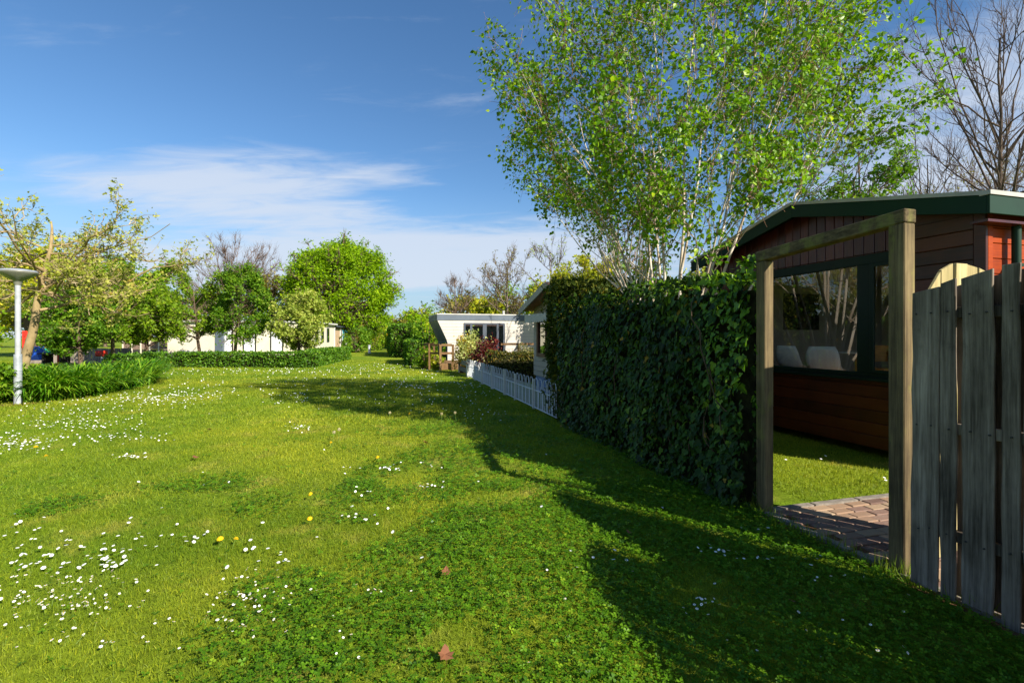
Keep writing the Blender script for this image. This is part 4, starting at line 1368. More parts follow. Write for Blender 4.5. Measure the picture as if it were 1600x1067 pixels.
for a_, b_ in (((-.25, E2 - .06), (1.95, R2 + .08)), ((1.95, R2 + .08), (4.05, E2 - .0))):
    rr.prism([W3(a_[0], -.36, a_[1], O2), W3(b_[0], -.36, b_[1], O2), W3(b_[0], -.36, b_[1] - .05, O2), W3(a_[0], -.36, a_[1] - .05, O2)], D3 * 7.5)
roof = rr.build('roof', MT['tile'], t)
for i in range(9):
    f = (i + .5) / 9
    s = -.25 + 2.2 * f; z = E2 - .06 + (R2 + .14 - E2) * f
    Geo().prism([W3(s - .12, -.37, z - .03, O2), W3(s + .13, -.37, z + .048, O2), W3(s + .13, -.37, z + .03, O2), W3(s - .12, -.37, z - .048, O2)], D3 * 7.4).build('tile_course', MT['tile'], roof)
for a_, b_ in (((-.25, E2 - .06), (1.95, R2 + .08)), ((1.95, R2 + .08), (4.05, E2 - .0))):
    Geo().prism([W3(a_[0], -.40, a_[1] - .01, O2), W3(b_[0], -.40, b_[1] - .01, O2), W3(b_[0], -.40, b_[1] - .17, O2), W3(a_[0], -.40, a_[1] - .17, O2)], D3 * .03).build('bargeboard', plain('aged_cream_board', '#a8967c', .7, .15, 5) if a_[0] < 0 else MT['beige'], roof)
wf = Geo()
for (s0, s1, z0, z1) in ((2.1, 2.2, .95, 1.98), (3.45, 3.55, .95, 1.98), (2.2, 3.45, 1.88, 1.98), (2.2, 3.45, .95, 1.05), (2.78, 2.86, 1.05, 1.88)):
    wf.box((s0, -.04, z0), (s1, .02, z1), frame=F2)
wn = wf.build('window', MT['brownframe'], t)
Geo().box((2.2, .002, 1.05), (2.78, .012, 1.88), frame=F2).build('pane', MT['darkglass'], wn)
Geo().box((2.86, .002, 1.05), (3.45, .012, 1.88), frame=F2).build('pane', MT['darkglass'], wn)
Geo().box((2.25, .013, 1.06), (3.4, .02, 1.87), frame=F2).build('curtain', MT['curtain'], wn)
aw = Geo().box((1.9, -.3, 1.98), (3.75, -.02, 2.06), frame=F2)
for i in range(12):
    s = 1.9 + i * .154
    pts = [W3(s, -.31, 2.06, O2), W3(s + .15, -.31, 2.06, O2)] + [W3(s + .075 + .075 * math.cos(a), -.31, 1.9 - .06 * math.sin(a), O2) for a in np.linspace(0, np.pi, 6)]
    aw.prism(pts, D3 * .008)
aw.build('awning', MT['offwhite'], t)

# ------------------------------------------------------------------ slate and white chalet
K3 = np.array((-3.2, 24.0))
F3 = (K3, U, V)
t = thing('white_chalet', 'white boarded holiday chalet with slate grey roof band and glass doors', 'chalet', tuple(K3) + (0,))
poly = [(0, .15), (0, 1.22), (-.5, 2.28), (-.5, 2.55), (9.5, 2.55), (9.5, .15)]
Geo().prism([W3(.02, q, z, K3) for q, z in poly], np.array((U[0], U[1], 0)) * 3.9).build('wall', MT['slate'], t)
z = .2
while z < 2.26:
    h = .16
    top = min(z + h - .008, 2.27)

    def lft(zz):
        return 0.0 if zz < 1.22 else -.5 * (zz - 1.22) / 1.06

    segs = [(None, 9.5)] if not (.3 < z < 2.1) else [(None, .80), (2.95, 9.5)]
    for q0, q1 in segs:
        a0 = (lft(z), lft(top)) if q0 is None else (q0, q0)
        Geo().prism([W3(-.005, a0[0], z, K3), W3(-.005, q1, z, K3), W3(-.005, q1, top, K3), W3(-.005, a0[1], top, K3)], np.array((U[0], U[1], 0)) * .024).build('board', MT['offwhite'], t)
    z += h
Geo().box((-.03, -.52, 2.285), (3.95, 9.6, 2.56), frame=F3).build('roof_band', MT['slate'], t)
Geo().box((-.05, -.54, 2.562), (3.97, 9.62, 2.61), frame=F3).build('roof_edge', MT['white'], t)
Geo().tubes([[W3(2, 3.4, 2.6, K3), W3(2, 3.4, 2.75, K3), W3(2, 3.4, 2.9, K3)]], .07, 10, cap=True).build('vent_pipe', MT['white'], t)
dr = Geo()
q0, q1, z0, z1 = .82, 2.92, .3, 2.16
for (a, b, c, d) in ((q0, q0 + .07, z0, z1), (q1 - .07, q1, z0, z1), (q0 + .07, q1 - .07, z1 - .08, z1), (1.13, 1.24, z0, z1 - .08), (1.78, 1.98, z0, z1 - .08), (2.5, 2.62, z0, z1 - .08)):
    dr.box((-.045, a, c), (.01, b, d), frame=F3)
door = dr.build('glass_door', MT['slatedark'], t)
for a, b in ((q0 + .07, 1.13), (1.24, 1.78), (1.98, 2.5), (2.62, q1 - .07)):
    Geo().box((-.006, a, z0), (.004, b, z1 - .08), frame=F3).build('pane', MT['darkglass'], door)
    Geo().box((.005, a, z0), (.012, b, z1 - .08), frame=F3).build('curtain', MT['curtain'], door)
Geo().box((.5, -.02, .3), (1.7, .015, 1.15), frame=F3).build('side_window', MT['darkglass'], t)

# timber deck with railing in front of it
t = thing('timber_deck', 'brown timber deck with post railing before the white chalet', 'deck', tuple(K3) + (0,))
for i in range(15):
    Geo().box((-2.75 + i * .18, -.75, .26), (-2.59 + i * .18, 4.4, .3), frame=F3).build('plank', MT['deck'], t)
Geo().box((-2.76, -.76, 0.02), (-2.70, 4.4, .255), frame=F3).build('skirt', MT['deck'], t)
rp = [G(688, 579), G(671, 578)]
for p in rp:
    Geo().box((-.045, -.045, 0), (.045, .045, 1.13), frame=(p, U, V)).build('post', MT['deck'], t)
p2 = rp[0] + V * .55
for a, b in ((rp[1], rp[0]), (rp[0], p2), (rp[1], rp[1] + U * 2.4), (rp[1] + U * 2.4, rp[0] + U * 2.4)):
    L = np.linalg.norm(b - a); d = (b - a) / L; nn = np.array((d[1], -d[0]))
    for z in (.70, 1.06):
        Geo().box((0.046, -.02, z), (L - .046, .02, z + .1), frame=(a, d, nn)).build('rail', MT['deck'], t)
for p in (rp[1] + U * 2.4, rp[0] + U * 2.4, p2):
    Geo().box((-.045, -.045, 0), (.045, .045, 1.13), frame=(p, U, V)).build('post', MT['deck'], t)
pr = [K3 - U * 1.6 + V * 3.2, K3 - U * 1.5 + V * 4.35]
for p in pr:
    Geo().box((-.05, -.05, .02), (.05, .05, 1.15), frame=(p, U, V)).build('post', MT['deck'], t)
L = np.linalg.norm(pr[1] - pr[0]); d = (pr[1] - pr[0]) / L
Geo().box((-.9, -.02, 1.06), (L + .1, .02, 1.16), frame=(pr[0], d, np.array((d[1], -d[0])))).build('rail', MT['deck'], t)
a, b = pr[0] - d * .55, pr[0]
Geo().tubes([[(a[0], a[1], .35), tuple((a + b) / 2) + (.72,), (b[0], b[1], 1.08)]], .04, 6).build('brace', MT['slatedark'], t)

# shrubs before that chalet
c = at(722, 541, 19.6); shrub('golden_shrub', 'golden yellow leaved shrub at the deck corner', (c[0], c[1], .8), (.42, .42, .82), 900, .085, 'golden', 41)
c = at(741, 545, 18.8); shrub('variegated_shrub', 'cream and green variegated round shrub between gold and maroon ones', (c[0] - .0, c[1] + .2, .95), (.62, .55, .72), 1400, .075, 'varieg', 42)
c = at(757, 549, 17.6); shrub('maroon_shrub', 'dark maroon leaved shrub behind the white fence', (c[0] + .05, c[1], .72), (.62, .5, .68), 1500, .075, 'maroon', 43)
c = at(820, 548, 17.5); shrub('clipped_bush', 'round grey green bush against the pale chalet', (c[0], c[1], .8), (.42, .4, .45), 900, .06, 'greyleaf', 44)
a0 = np.array(at(762, 590, 15.6))[:2]
hedge('brown_hedge', 'dull brown green low hedge behind the white hooped fence', a0, a0 + V * 1.75, .55, .95, 700, .07, 'wallhedge', 45)

# ------------------------------------------------------------------ clipped hedges beside the far lawn
p0 = np.array((-4.75, 24.6))
hedge('clipped_hedge', 'bright green square clipped hedge beside the deck railing', p0, p0 + U * 4.0, .95, 1.24, 420, .10, 'box', 51)
p0 = np.array((-7.6, 34.5))
hedge('clipped_hedge', 'taller green clipped hedge behind the square one', p0, p0 + U * 9, 1.9, 2.25, 130, .17, 'box', 52)
p0 = np.array((-13.0, 55))
hedge('clipped_hedge', 'far dark hedge where the lawn narrows', p0, p0 + U * 16, 2.0, 2.0, 60, .25, 'box', 53)
A = G(270, 574); B = G(474, 574.5); Cc = G(540, 562)
hedge('box_hedge', 'long low clipped green hedge before the pale mobile homes', A + (0, .35), B + (0, .35), .75, .66, 420, .10, 'box', 54)
hedge('box_hedge', 'low clipped hedge slanting back from the corner of the long hedge', B + (.15, .0), Cc + (-.2, .2), .8, .74, 420, .10, 'box', 55)

# ------------------------------------------------------------------ mobile homes on the other side
KB = np.array((-14.3, 34.0)); DB = np.array((-0.125, 1.0)); DB /= np.linalg.norm(DB); NB = np.array((-DB[1], DB[0]))
FB = (KB, DB, NB)
t = thing('mobile_home', 'long cream mobile home behind trees with a wooden porch end', 'mobile home', tuple(KB) + (0,))
Geo().box((0, 0, .1), (7.4, 6.2, 2.42), frame=FB).build('wall', MT['cream'], t)
Geo().box((7.42, .05, .1), (12.2, 5, 2.2), frame=FB).build('porch', plain('tan_board', '#b59a7c', .7, .1, 3), t)
Geo().box((-.15, -.25, 2.425), (7.6, 6.4, 2.55), frame=FB).build('roof', MT['white'], t)
Geo().box((7.62, -.25, 2.28), (12.6, 5.2, 2.38), frame=FB).build('porch_roof', MT['slatedark'], t)
for s in (7.42, 9.7, 12.1):
    Geo().box((s, -.06, .1), (s + .13, .04, 2.27), frame=FB).build('pillar', MT['white'], t)
for s in (1.6, 3.2, 4.9):
    w_ = Geo().box((s, -.035, 1.0), (s + .75, -.001, 2.15), frame=FB).build('window', MT['slatedark'], t)
    Geo().box((s + .08, -.04, 1.08), (s + .67, -.036, 2.07), frame=FB).build('pane', MT['darkglass'], w_)
Geo().box((10.1, -.01, .7), (12.0, .03, 2.0), frame=FB).build('porch_window', MT['darkglass'], t)
for q in (1.7, 3.5, 5.0):
    w_ = Geo().box((-.05, q, .35), (-.001, q + .85, 2.05), frame=FB).build('window', MT['black'], t)
    Geo().box((-.056, q + .08, .43), (-.051, q + .77, 1.97), frame=FB).build('curtain', MT['curtain'], w_)
# estate agent style board in the porch
t = thing('notice_board', 'blue and white diamond notice board at the porch end', 'sign', tuple(KB + DB * 10.3) + (0,))
FS = (KB + DB * 9.9 - NB * .12, DB, NB)
Geo().box((0, -.02, .1), (.07, .02, 2.0), frame=FS).build('pole', MT['white'], t)
bd = Geo().box((.08, -.015, 1.0), (2.0, .015, 2.05), frame=FS).build('board', MT['signblue'], t)
pts = [(1.04, 1.06), (1.55, 1.52), (1.04, 1.98), (.53, 1.52)]
Geo().prism([W3(0, 0, 0)] * 0 + [tuple(FS[0] + DB * s - NB * .019) + (z,) for s, z in pts], np.array((NB[0], NB[1], 0)) * .003).build('diamond', MT['signwhite'], bd)
pts = [(1.04, 1.3), (1.28, 1.52), (1.04, 1.74), (.8, 1.52)]
Geo().prism([tuple(FS[0] + DB * s - NB * .0225) + (z,) for s, z in pts], np.array((NB[0], NB[1], 0)) * .003).build('inner_diamond', MT['signblue'], bd)

KA = np.array(((335 - CX) / F * 33, 33.0))
t = thing('mobile_home', 'cream mobile home end wall seen left of the long hedge', 'mobile home', tuple(KA) + (0,))
DA = np.array((-1.0, -0.03)); DA /= np.linalg.norm(DA); NA = np.array((DA[1], -DA[0])) * 1.0
if NA[1] < 0: NA = -NA
FA = (KA, DA, NA)
Geo().box((0, 0, .08), (3.4, 9, 2.45), frame=FA).build('wall', MT['cream'], t)
Geo().box((-.2, -.2, 2.455), (3.6, 9.2, 2.6), frame=FA).build('roof', MT['white'], t)
Geo().box((.3, -.03, .12), (2.3, -.001, .5), frame=FA).build('hitch_box', MT['white'], t)
Geo().box((-.55, 0.02, .08), (-.001, .3, 2.3), frame=FA).build('corner_panel', MT['slate'], t)

# screen fence and pickets by the playground
t = thing('screen_fence', 'brown panel screen fence with pale posts beside the cream home', 'fence', (-27, 32, 0))
x0, x1 = at(192, 0, 32)[0], at(262, 0, 32)[0]
n = 5
for i in range(n):
    a, b = x0 + (x1 - x0) * i / n, x0 + (x1 - x0) * (i + 1) / n
    Geo().box((a + .05, 32, .62), (b - .05, 32.05, 1.12)).build('panel', MT['brownboard'], t)
    Geo().box((a + .05, 32.01, .05), (b - .05, 32.06, .60)).build('lower_panel', MT['tarpaulin'], t)
    Geo().box((a - .04, 31.98, 0), (a + .04, 32.08, 1.2)).build('post', MT['cream'], t)
t = thing('picket_fence', 'grey plank fence around the play area behind the trees', 'fence', (-25, 26, 0))
pm_ = Geo().box((-.062, -.012, .04), (.062, .012, .84)).mesh('picket', MT['picketgrey'])
x0, x1 = at(30, 0, 26)[0], at(205, 0, 26)[0]
x = x0
while x < x1:
    put('picket', pm_, t, (x, 26, rng.normal(0, .012)), (0, rng.normal(0, .01), 0))
    x += .142
for z in (.2, .62):
    Geo().box((x0, 26.02, z), (x1, 26.06, z + .08)).build('rail', MT['picketgrey'], t)
# play equipment
c = at(53, 0, 23)
t = thing('slide_tower', 'blue and red play slide frame behind the plane tree', 'play frame', (c[0], 23, 0))
Geo().prism([(c[0] - .22, 23, .35), (c[0] + .28, 23, .35), (c[0] - .02, 23, 1.0)], (0, .5, 0)).build('blue_panel', MT['blue'], t)
for dx in (-.7, -.55):
    Geo().tubes([[(c[0] + dx, 23.2, 0), (c[0] + dx, 23.2, .9), (c[0] + dx, 23.2, 1.75)]], .05, 8, cap=True).build('post', MT['red'], t)
Geo().box((c[0] - .72, 23.15, 1.5), (c[0] - .53, 23.25, 1.72)).build('red_panel', MT['red'], t)
c = at(77, 0, 24)
t = thing('play_bucket', 'teal play tub on a red post near the fence', 'play frame', (c[0], 24, 0))
Geo().lathe((c[0], 24, .55), [(.12, 0), (.3, .1), (.36, .32), (.33, .32), (.1, .06)], 16).build('tub', MT['teal'], t, True)
Geo().tubes([[(c[0] + .45, 24, 0), (c[0] + .45, 24, .4), (c[0] + .45, 24, .95)]], .05, 8, cap=True).build('post', MT['red'], t)
Geo().tubes([[(c[0], 24, 0), (c[0], 24, .3), (c[0], 24, .57)]], .05, 8).build('leg', MT['galv'], t)
c = at(160, 0, 24)
t = thing('spring_rider', 'small red play seat behind the daylilies', 'play frame', (c[0], 24, 0))
Geo().box((c[0] - .28, 23.85, .5), (c[0] + .18, 24.15, .78)).build('seat', MT['red'], t, bevel=.05)
Geo().tubes([[(c[0], 24, 0), (c[0], 24, .25), (c[0], 24, .5)]], .08, 10).build('spring', MT['galv'], t)
c = at(86, 0, 22.5)
t = thing('picnic_table', 'dark picnic table behind the plane tree trunk', 'table', (c[0], 22.5, 0))
Geo().box((c[0] - .55, 22.2, .66), (c[0] + .55, 22.9, .72)).build('table_top', MT['tarpaulin'], t)
for sx in (-.4, .4):
    Geo().box((c[0] + sx - .04, 22.3, 0), (c[0] + sx + .04, 22.8, .655)).build('leg', MT['tarpaulin'], t)

# tarmac drive between the hedge and the bed
g = Geo().add([tuple(G(196, 569)) + (.004,), tuple(G(272, 569.5)) + (.004,), tuple(G(262, 576.5)) + (.004,), tuple(G(225, 577)) + (.004,)], [(0, 3, 2, 1)])
tag(g.build('drive', MT['tarmac']), 'grey tarmac drive between hedge and bed', None, None, 'structure')

# ------------------------------------------------------------------ lamp post
c = G(28, 631)
t = thing('lamp_post', 'grey lamp post with a wide dish shaped head', 'street lamp', tuple(c) + (0,))
Geo().tubes([[(c[0], c[1], -.05), (c[0], c[1], .5), (c[0], c[1], 1.1)]], .072, 14).build('lower_pole', MT['galv'], t, True)
Geo().tubes([[(c[0], c[1], 1.1), (c[0], c[1], 1.8), (c[0], c[1], 2.66)]], .05, 14).build('pole', MT['polegrey'], t, True)
Geo().lathe((c[0], c[1], 0), [(.05, 2.62), (.07, 2.66), (.08, 2.72), (.13, 2.74), (.32, 2.88), (.335, 2.91), (.33, 2.925), (.05, 2.93)], 28).build('lamp_head', MT['lampgrey'], t, True)
Geo().lathe((c[0], c[1], 0), [(.33, 2.926), (.30, 2.955), (.16, 2.975), (0.001, 2.985)], 28).build('cap', MT['galv'], t, True)

# bollard by the far lawn
c = G(577, 552)
t = thing('bollard', 'short grey bollard at the edge of the far lawn', 'bollard', tuple(c) + (0,))
Geo().tubes([[(c[0], c[1], 0), (c[0], c[1], .3), (c[0], c[1], .66)]], .11, 12, cap=True).build('shaft', MT['galv'], t, True)
Geo().lathe((c[0], c[1], .66), [(.13, 0), (.13, .05), (.001, .09)], 12).build('cap', MT['galv'], t)

# ================================================================== trees
# plane tree with knotted trunk behind the lamp post
rp_ = np.random.default_rng(61)
key = [(38, 590, 14.2), (44, 540, 14.1), (54, 490, 14.0), (62, 452, 14.0), (74, 418, 14.0), (82, 372, 14.0), (80, 345, 14.1)]
P = np.array([at(*k_) for k_ in key]); P[0, 2] = -.05
P = np.array([[np.interp(x, np.linspace(0, 1, 7), P[:, i]) for i in range(3)] for x in np.linspace(0, 1, 14)])
P += rp_.normal(0, .03, P.shape)
C = at(75, 415, 14.0)
make_tree('plane_tree', 'knotted plane tree with pale yellow young leaves behind the lamp post', P[0, :2], [P], (C, (3.75, 2.6, 2.15)), n=(26, 190, 800), lens=(0, .28, .13), up=(.10, .2, .15),
          r0=.13, leaf='planeleaf', nleaf=5400, lsize=.08, seed=61, bark='planebark', twig='planebark', t0=.35, lspread=.07, wob=.4, gnarl=1.6, tmpl='cluster', rmin=.009)

oak = dict(n=(110, 1300, 5200), lens=(0, .2, .1), up=(.12, .1, .05), leaf='oakleaf', nleaf=34000, lsize=.2, r0=.38, lspread=.2, t0=.25, rmin=.012)
simple_tree('oak_tree', 'big round bright green tree at the far end of the lawn', 555, 47, (450, 378, 616, 542), oak, 71, top=.4, tight=True, shell=420)
small = dict(n=(34, 330, 1500), lens=(0, .28, .14), up=(.12, .15, .05), lsize=.125, r0=.1, lspread=.09, t0=.3, rmin=.008)
simple_tree('maple_tree', 'spreading light green maple before the cream mobile home', 313, 27.5, (246, 432, 352, 528), dict(small, leaf='mapleleaf', nleaf=6840), 72)
simple_tree('slender_tree', 'deep green pointed tree between the cream homes', 366, 27, (338, 412, 418, 552), dict(small, leaf='greenleaf', nleaf=7980), 73, lowbias=-.2, shell=90)
simple_tree('willow_leaved_tree', 'pale grey green small tree beside the corner of the hedge', 466, 26.5, (428, 462, 506, 554), dict(small, leaf='paleleaf', nleaf=7220), 74)
simple_tree('small_tree', 'light green small tree behind the daylily bed', 178, 23, (96, 432, 250, 540), dict(small, leaf='mapleleaf', nleaf=8740), 75)
simple_tree('small_tree', 'fresh green low tree beside the plane tree trunk', 128, 21, (66, 450, 170, 552), dict(small, leaf='greenleaf', nleaf=6080), 76)
simple_tree('small_tree', 'small green tree at the end of the daylily bed', 228, 24.5, (186, 455, 275, 540), dict(small, leaf='mapleleaf', nleaf=5320), 77)
simple_tree('lime_tree', 'tall yellow green tree far behind the plane tree', 60, 34, (-80, 392, 130, 535), dict(oak, leaf='lime', nleaf=7000, n=(40, 400, 1800), lsize=.24), 78)
simple_tree('lime_tree', 'yellow green tree behind the small trees by the play area', 205, 38, (130, 400, 285, 530), dict(oak, leaf='mapleleaf', nleaf=6000, n=(40, 400, 1600), lsize=.24), 79)
simple_tree('olive_tree', 'dull olive leaved tree between the bare tree and the big round one', 420, 50, (385, 432, 470, 530), dict(oak, leaf='olive', nleaf=4000, n=(36, 300, 1300)), 80)
bare = dict(n=(50, 700, 4200), lens=(0, .34, .17), up=(.22, .28, .2), r0=.22, t0=.25, rmin=.013, bark='greybark', twig='twig', wob=.22)
simple_tree('bare_tree', 'leafless spreading tree rising behind the cream homes', 360, 52, (286, 380, 430, 500), dict(bare, n=(70, 900, 6500), lens=(0, .26, .13), rmin=.011), 81, top=.2, tight=True)
simple_tree('bare_tree', 'thin leafless tree beyond the slate roofed white chalet', 712, 44, (680, 436, 748, 520), dict(bare, n=(22, 220, 1200), r0=.12, rmin=.012), 82)
simple_tree('budding_tree', 'tall thin tree in bud behind the pink roofed chalet', 788, 34, (752, 392, 826, 510), dict(bare, n=(28, 300, 1500), r0=.12, leaf='olive', nleaf=900, lsize=.10, rmin=.009), 83)
simple_tree('budding_tree', 'loose branched tree in bud left of the birch', 862, 26, (808, 372, 905, 500), dict(bare, n=(24, 240, 1100), r0=.11, leaf='paleleaf', nleaf=500, lsize=.09, rmin=.007, twig='twigdark'), 84)
simple_tree('feathery_tree', 'soft green feathery tree behind the conifer hedge', 915, 24, (868, 402, 968, 500), dict(small, leaf='lime', nleaf=6840), 85)
simple_tree('bare_tree', 'straight bare trunks seen behind the birch stems', 962, 20, (930, 330, 1010, 470), dict(bare, n=(12, 90, 500), r0=.14, rmin=.007), 86, top=.9)
simple_tree('green_tree', 'fresh green tree above the dark green chalet roof', 1325, 15.5, (1268, 205, 1408, 420), dict(small, n=(26, 260, 900), leaf='greenleaf', nleaf=2200, lsize=.13), 87)
dk = dict(bare, n=(34, 420, 2600), r0=.12, rmin=.005, bark='bark', twig='twigdark', up=(.3, .4, .25))
simple_tree('bare_tree', 'tall dark leafless tree behind the chalet roof', 1572, 17, (1448, -60, 1690, 420), dk, 88, top=.5)
simple_tree('bare_tree', 'slighter leafless tree leaning behind the chalet ridge', 1440, 19, (1378, 190, 1508, 430), dict(dk, n=(20, 200, 1000), r0=.09), 89, top=.5)
simple_tree('bare_tree', 'bare twiggy tree behind the birch near the chalet gable', 1195, 21, (1130, 280, 1260, 470), dict(dk, n=(20, 220, 1100), r0=.09, leaf='paleleaf', nleaf=300, lsize=.08), 90, top=.5)
simple_tree('hazy_tree', 'pale budding tree filling between the bare trees', 1500, 26, (1420, 250, 1640, 440), dict(bare, n=(28, 300, 1400), r0=.13, leaf='olive', nleaf=1400, lsize=.1, rmin=.008), 91, top=.5)

# tree line closing the view: each crown its own tree
rt_ = np.random.default_rng(95)
far = dict(n=(18, 120, 500), lens=(0, .34, .18), up=(.12, .15, .05), lsize=.42, r0=.2, lspread=.3, t0=.2, rmin=.02)
spots = [(-30, 60, 425, 'lime'), (70, 62, 440, 'oakleaf'), (165, 66, 452, 'mapleleaf'), (250, 70, 460, 'olive'), (330, 64, 470, 'oakleaf'), (500, 74, 470, 'greenleaf'), (640, 95, 488, 'olive'), (668, 70, 484, 'olive'),
         (706, 60, 478, 'lime'), (745, 52, 470, 'olive'), (780, 42, 470, 'lime'), (826, 40, 452, 'oakleaf'), (870, 38, 440, 'lime'), (560, 92, 500, 'olive'), (606, 110, 496, 'olive'), (1010, 34, 420, 'olive'), (1100, 32, 415, 'lime')]
where = ['left edge of the view', 'plane tree crown', 'play area', 'cream mobile homes', 'long hedge', 'willow leaved tree', 'end of the long lawn', 'far clipped hedge', 'white chalet roof corner', 'white chalet roof middle',
         'white chalet vent pipe', 'pink tiled chalet gable', 'pink tiled chalet ridge', 'big round tree trunk', 'lawn vanishing point', 'conifer hedge top', 'birch stems']
shade = {'lime': 'yellow green', 'oakleaf': 'bright green', 'mapleleaf': 'light green', 'olive': 'olive brown', 'greenleaf': 'deep green'}
for i, (px, d, top, lf) in enumerate(spots):
    hw = rt_.uniform(34, 50) * 60 / d if d > 50 else rt_.uniform(40, 55)
    simple_tree('distant_tree', 'distant %s tree in the tree line behind the %s' % (shade[lf], where[i]), px, d, (px - hw, top, px + hw, 540), dict(far, leaf=lf, nleaf=1500 if d > 50 else 2200, lsize=.42 if d > 50 else .28), 300 + i, group='trees of the far tree line')

# bushes along the far lawn
for i, (px, py, d, rx, rz, m, lab) in enumerate([
        (556, 530, 44, 1.6, 1.5, 'greenleaf', 'shaded green bush under the big round tree'), (585, 528, 50, 1.5, 1.6, 'mapleleaf', 'light green bush left of where the lawn narrows'),
        (598, 530, 66, 1.6, 1.5, 'lime', 'yellowish bush at the far left edge of the narrow lawn'), (617, 530, 50, .8, 1.3, 'golden', 'yellow bush at the far right edge of the narrow lawn'),
        (648, 517, 42, 1.6, 2.0, 'oakleaf', 'green bush rising above the far clipped hedge'), (668, 515, 33, 1.3, 1.9, 'greenleaf', 'green leafy bush left of the white chalet corner'),
        (664, 560, 22.3, .4, .5, 'mapleleaf', 'small leafy plant at the foot of the deck railing'), (679, 562, 22.0, .35, .45, 'lime', 'yellowish small plant under the deck railing'),
        (605, 533, 90, 3.0, 2.2, 'greenleaf', 'dark bush closing the end of the long lawn'), (590, 520, 100, 4, 3.2, 'oakleaf', 'green bush mass beyond the end of the lawn'),
        (622, 522, 100, 4, 2.8, 'olive', 'olive bush beyond the right end of the lawn')]):
    c = at(px, py, d)
    shrub('lawn_bush', lab, (c[0], d, max(rz * .85, .3)), (rx, rx, rz), 700 if d > 30 else 500, .05 + rx * .11, m, 400 + i)
c = at(2, 560, 9.4); shrub('edge_shrub', 'tall leafy green shrub at the left edge by the lamp post', (c[0] - .95, 9.6, 1.05), (.5, .6, 1.0), 900, .12, 'mapleleaf', 430)
c = at(4, 600, 10.2); shrub('edge_shrub', 'low dark green shrub at the foot of the lamp post', (c[0] - .75, 10.5, .45), (.6, .55, .5), 900, .10, 'greenleaf', 431)

# ------------------------------------------------------------------ daylily bed
rl = np.random.default_rng(101)
front = [G(-40, 632), G(60, 629), G(150, 619), G(236, 600)]
back = [b * 1.2 + np.array((-.5, 0)) for b in front]
g = Geo()
n = len(front)
off = [np.array((.08, -.55)) + rl.normal(0, .05, 2) for _ in front]
g.add([tuple(p + o_) + (.006,) for p, o_ in zip(front, off)] + [tuple(p) + (.006,) for p in back], [(i, i + 1, n + i + 1, n + i) for i in range(n - 1)])
tag(g.build('flower_bed', MT['soil']), 'bare soil edge of the daylily bed', None, None, 'structure')
STRAP_V = [(-.03, 0, 0), (.03, 0, 0), (-.035, .35, .06), (.035, .35, .04), (-.03, .66, -.10), (.03, .66, -.10), (-.018, .86, -.32), (.018, .86, -.32), (0, .92, -.56)]
STRAP_F = [(0, 1, 3), (0, 3, 2), (2, 3, 5), (2, 5, 4), (4, 5, 7), (4, 7, 6), (6, 7, 8)]
cl_ = []
fr_ = np.array(front)
for i in range(230):
    f = rl.random() * (n - 1); k_ = int(f); f -= k_
    p = fr_[k_] * (1 - f) + fr_[k_ + 1] * f
    p = p * (1 + .17 * rl.random() ** 1.2)
    cl_.append(p)
cl_ = np.array(cl_)
per = 34
pos = np.repeat(cl_, per, 0) + rl.normal(0, .07, (230 * per, 2))
m = len(pos)
ang = rl.random(m) * 2 * np.pi; el = rl.uniform(.7, 1.5, m)
Y = np.column_stack((np.cos(ang) * np.cos(el), np.sin(ang) * np.cos(el), np.sin(el)))
N = np.column_stack((-np.cos(ang) * np.sin(el), -np.sin(ang) * np.sin(el), np.cos(el)))
g = Geo().scatter(STRAP_V, STRAP_F, np.column_stack((pos, np.zeros(m))), Y, N, rl.uniform(.55, .98, m), rl.random(m), wid=.7)
tag(g.build('daylily_leaves', MT['lily']), 'mass of arching green daylily leaves in the bed by the lamp post', 'plant', None, 'stuff')
p0 = np.array(at(186, 0, 17.5))[:2]; p1 = np.array(at(246, 0, 20.5))[:2]
hedge('box_hedge', 'rounded low hedge at the end of the daylily bed', p0, p1, .9, .72, 380, .1, 'box', 56)

# ================================================================== turf: blades, clover, flowers
rg = np.random.default_rng(3)


def ground_pts(n, d0, d1, half=1.12, mrg=1.2):
    d = np.sqrt(rg.uniform(d0 ** 2, d1 ** 2, int(n * 1.0)))
    x = rg.uniform(-1, 1, len(d)) * (half * d + mrg)
    return x, d


def seen(x, y):
    q = into_garden(x, y)
    ok = (q < 0.0) | ((q < 2.9) & (y > 3.0) & (y < 8.5)) | ((q < .5) & (y < 3.2))
    ok &= ~((q > -.02) & (q < .62) & (y > 4.1))
    return ok & ~on_path(x, y)


BL_V = [(-.5, 0, 0), (.5, 0, 0), (0, 1, 0)]
g = Geo()
for (n, d0, d1, h0, h1, w) in ((235000, 1.75, 4.2, .016, .040, .0036), (200000, 4.2, 8, .02, .042, .0065), (210000, 8, 15, .03, .055, .014), (130000, 15, 30, .03, .06, .03)):
    x, y = ground_pts(n, d0, d1)
    k_ = seen(x, y)
    if d0 > 8: k_ &= into_garden(x, y) < .3
    x, y = x[k_], y[k_]
    cv = clover_at(x, y)
    k_ = rg.random(len(x)) > cv * .6
    x, y = x[k_], y[k_]
    n = len(x)
    h = rg.uniform(h0, h1, n) * (0.75 + .6 * vnoise(x, y, .5, 17))
    ang = rg.random(n) * 2 * np.pi + 0; lean = np.abs(rg.normal(0, .75, n)).clip(0, 1.4)
    Y = np.column_stack((np.cos(ang) * np.sin(lean), np.sin(ang) * np.sin(lean), np.cos(lean)))
    N = np.column_stack((rg.normal(0, 1, n), rg.normal(0, 1, n), rg.normal(0, .3, n)))
    g.scatter(BL_V, [(0, 1, 2)], np.column_stack((x, y, np.zeros(n))), Y, N, h, rg.random(n), wid=w / h)
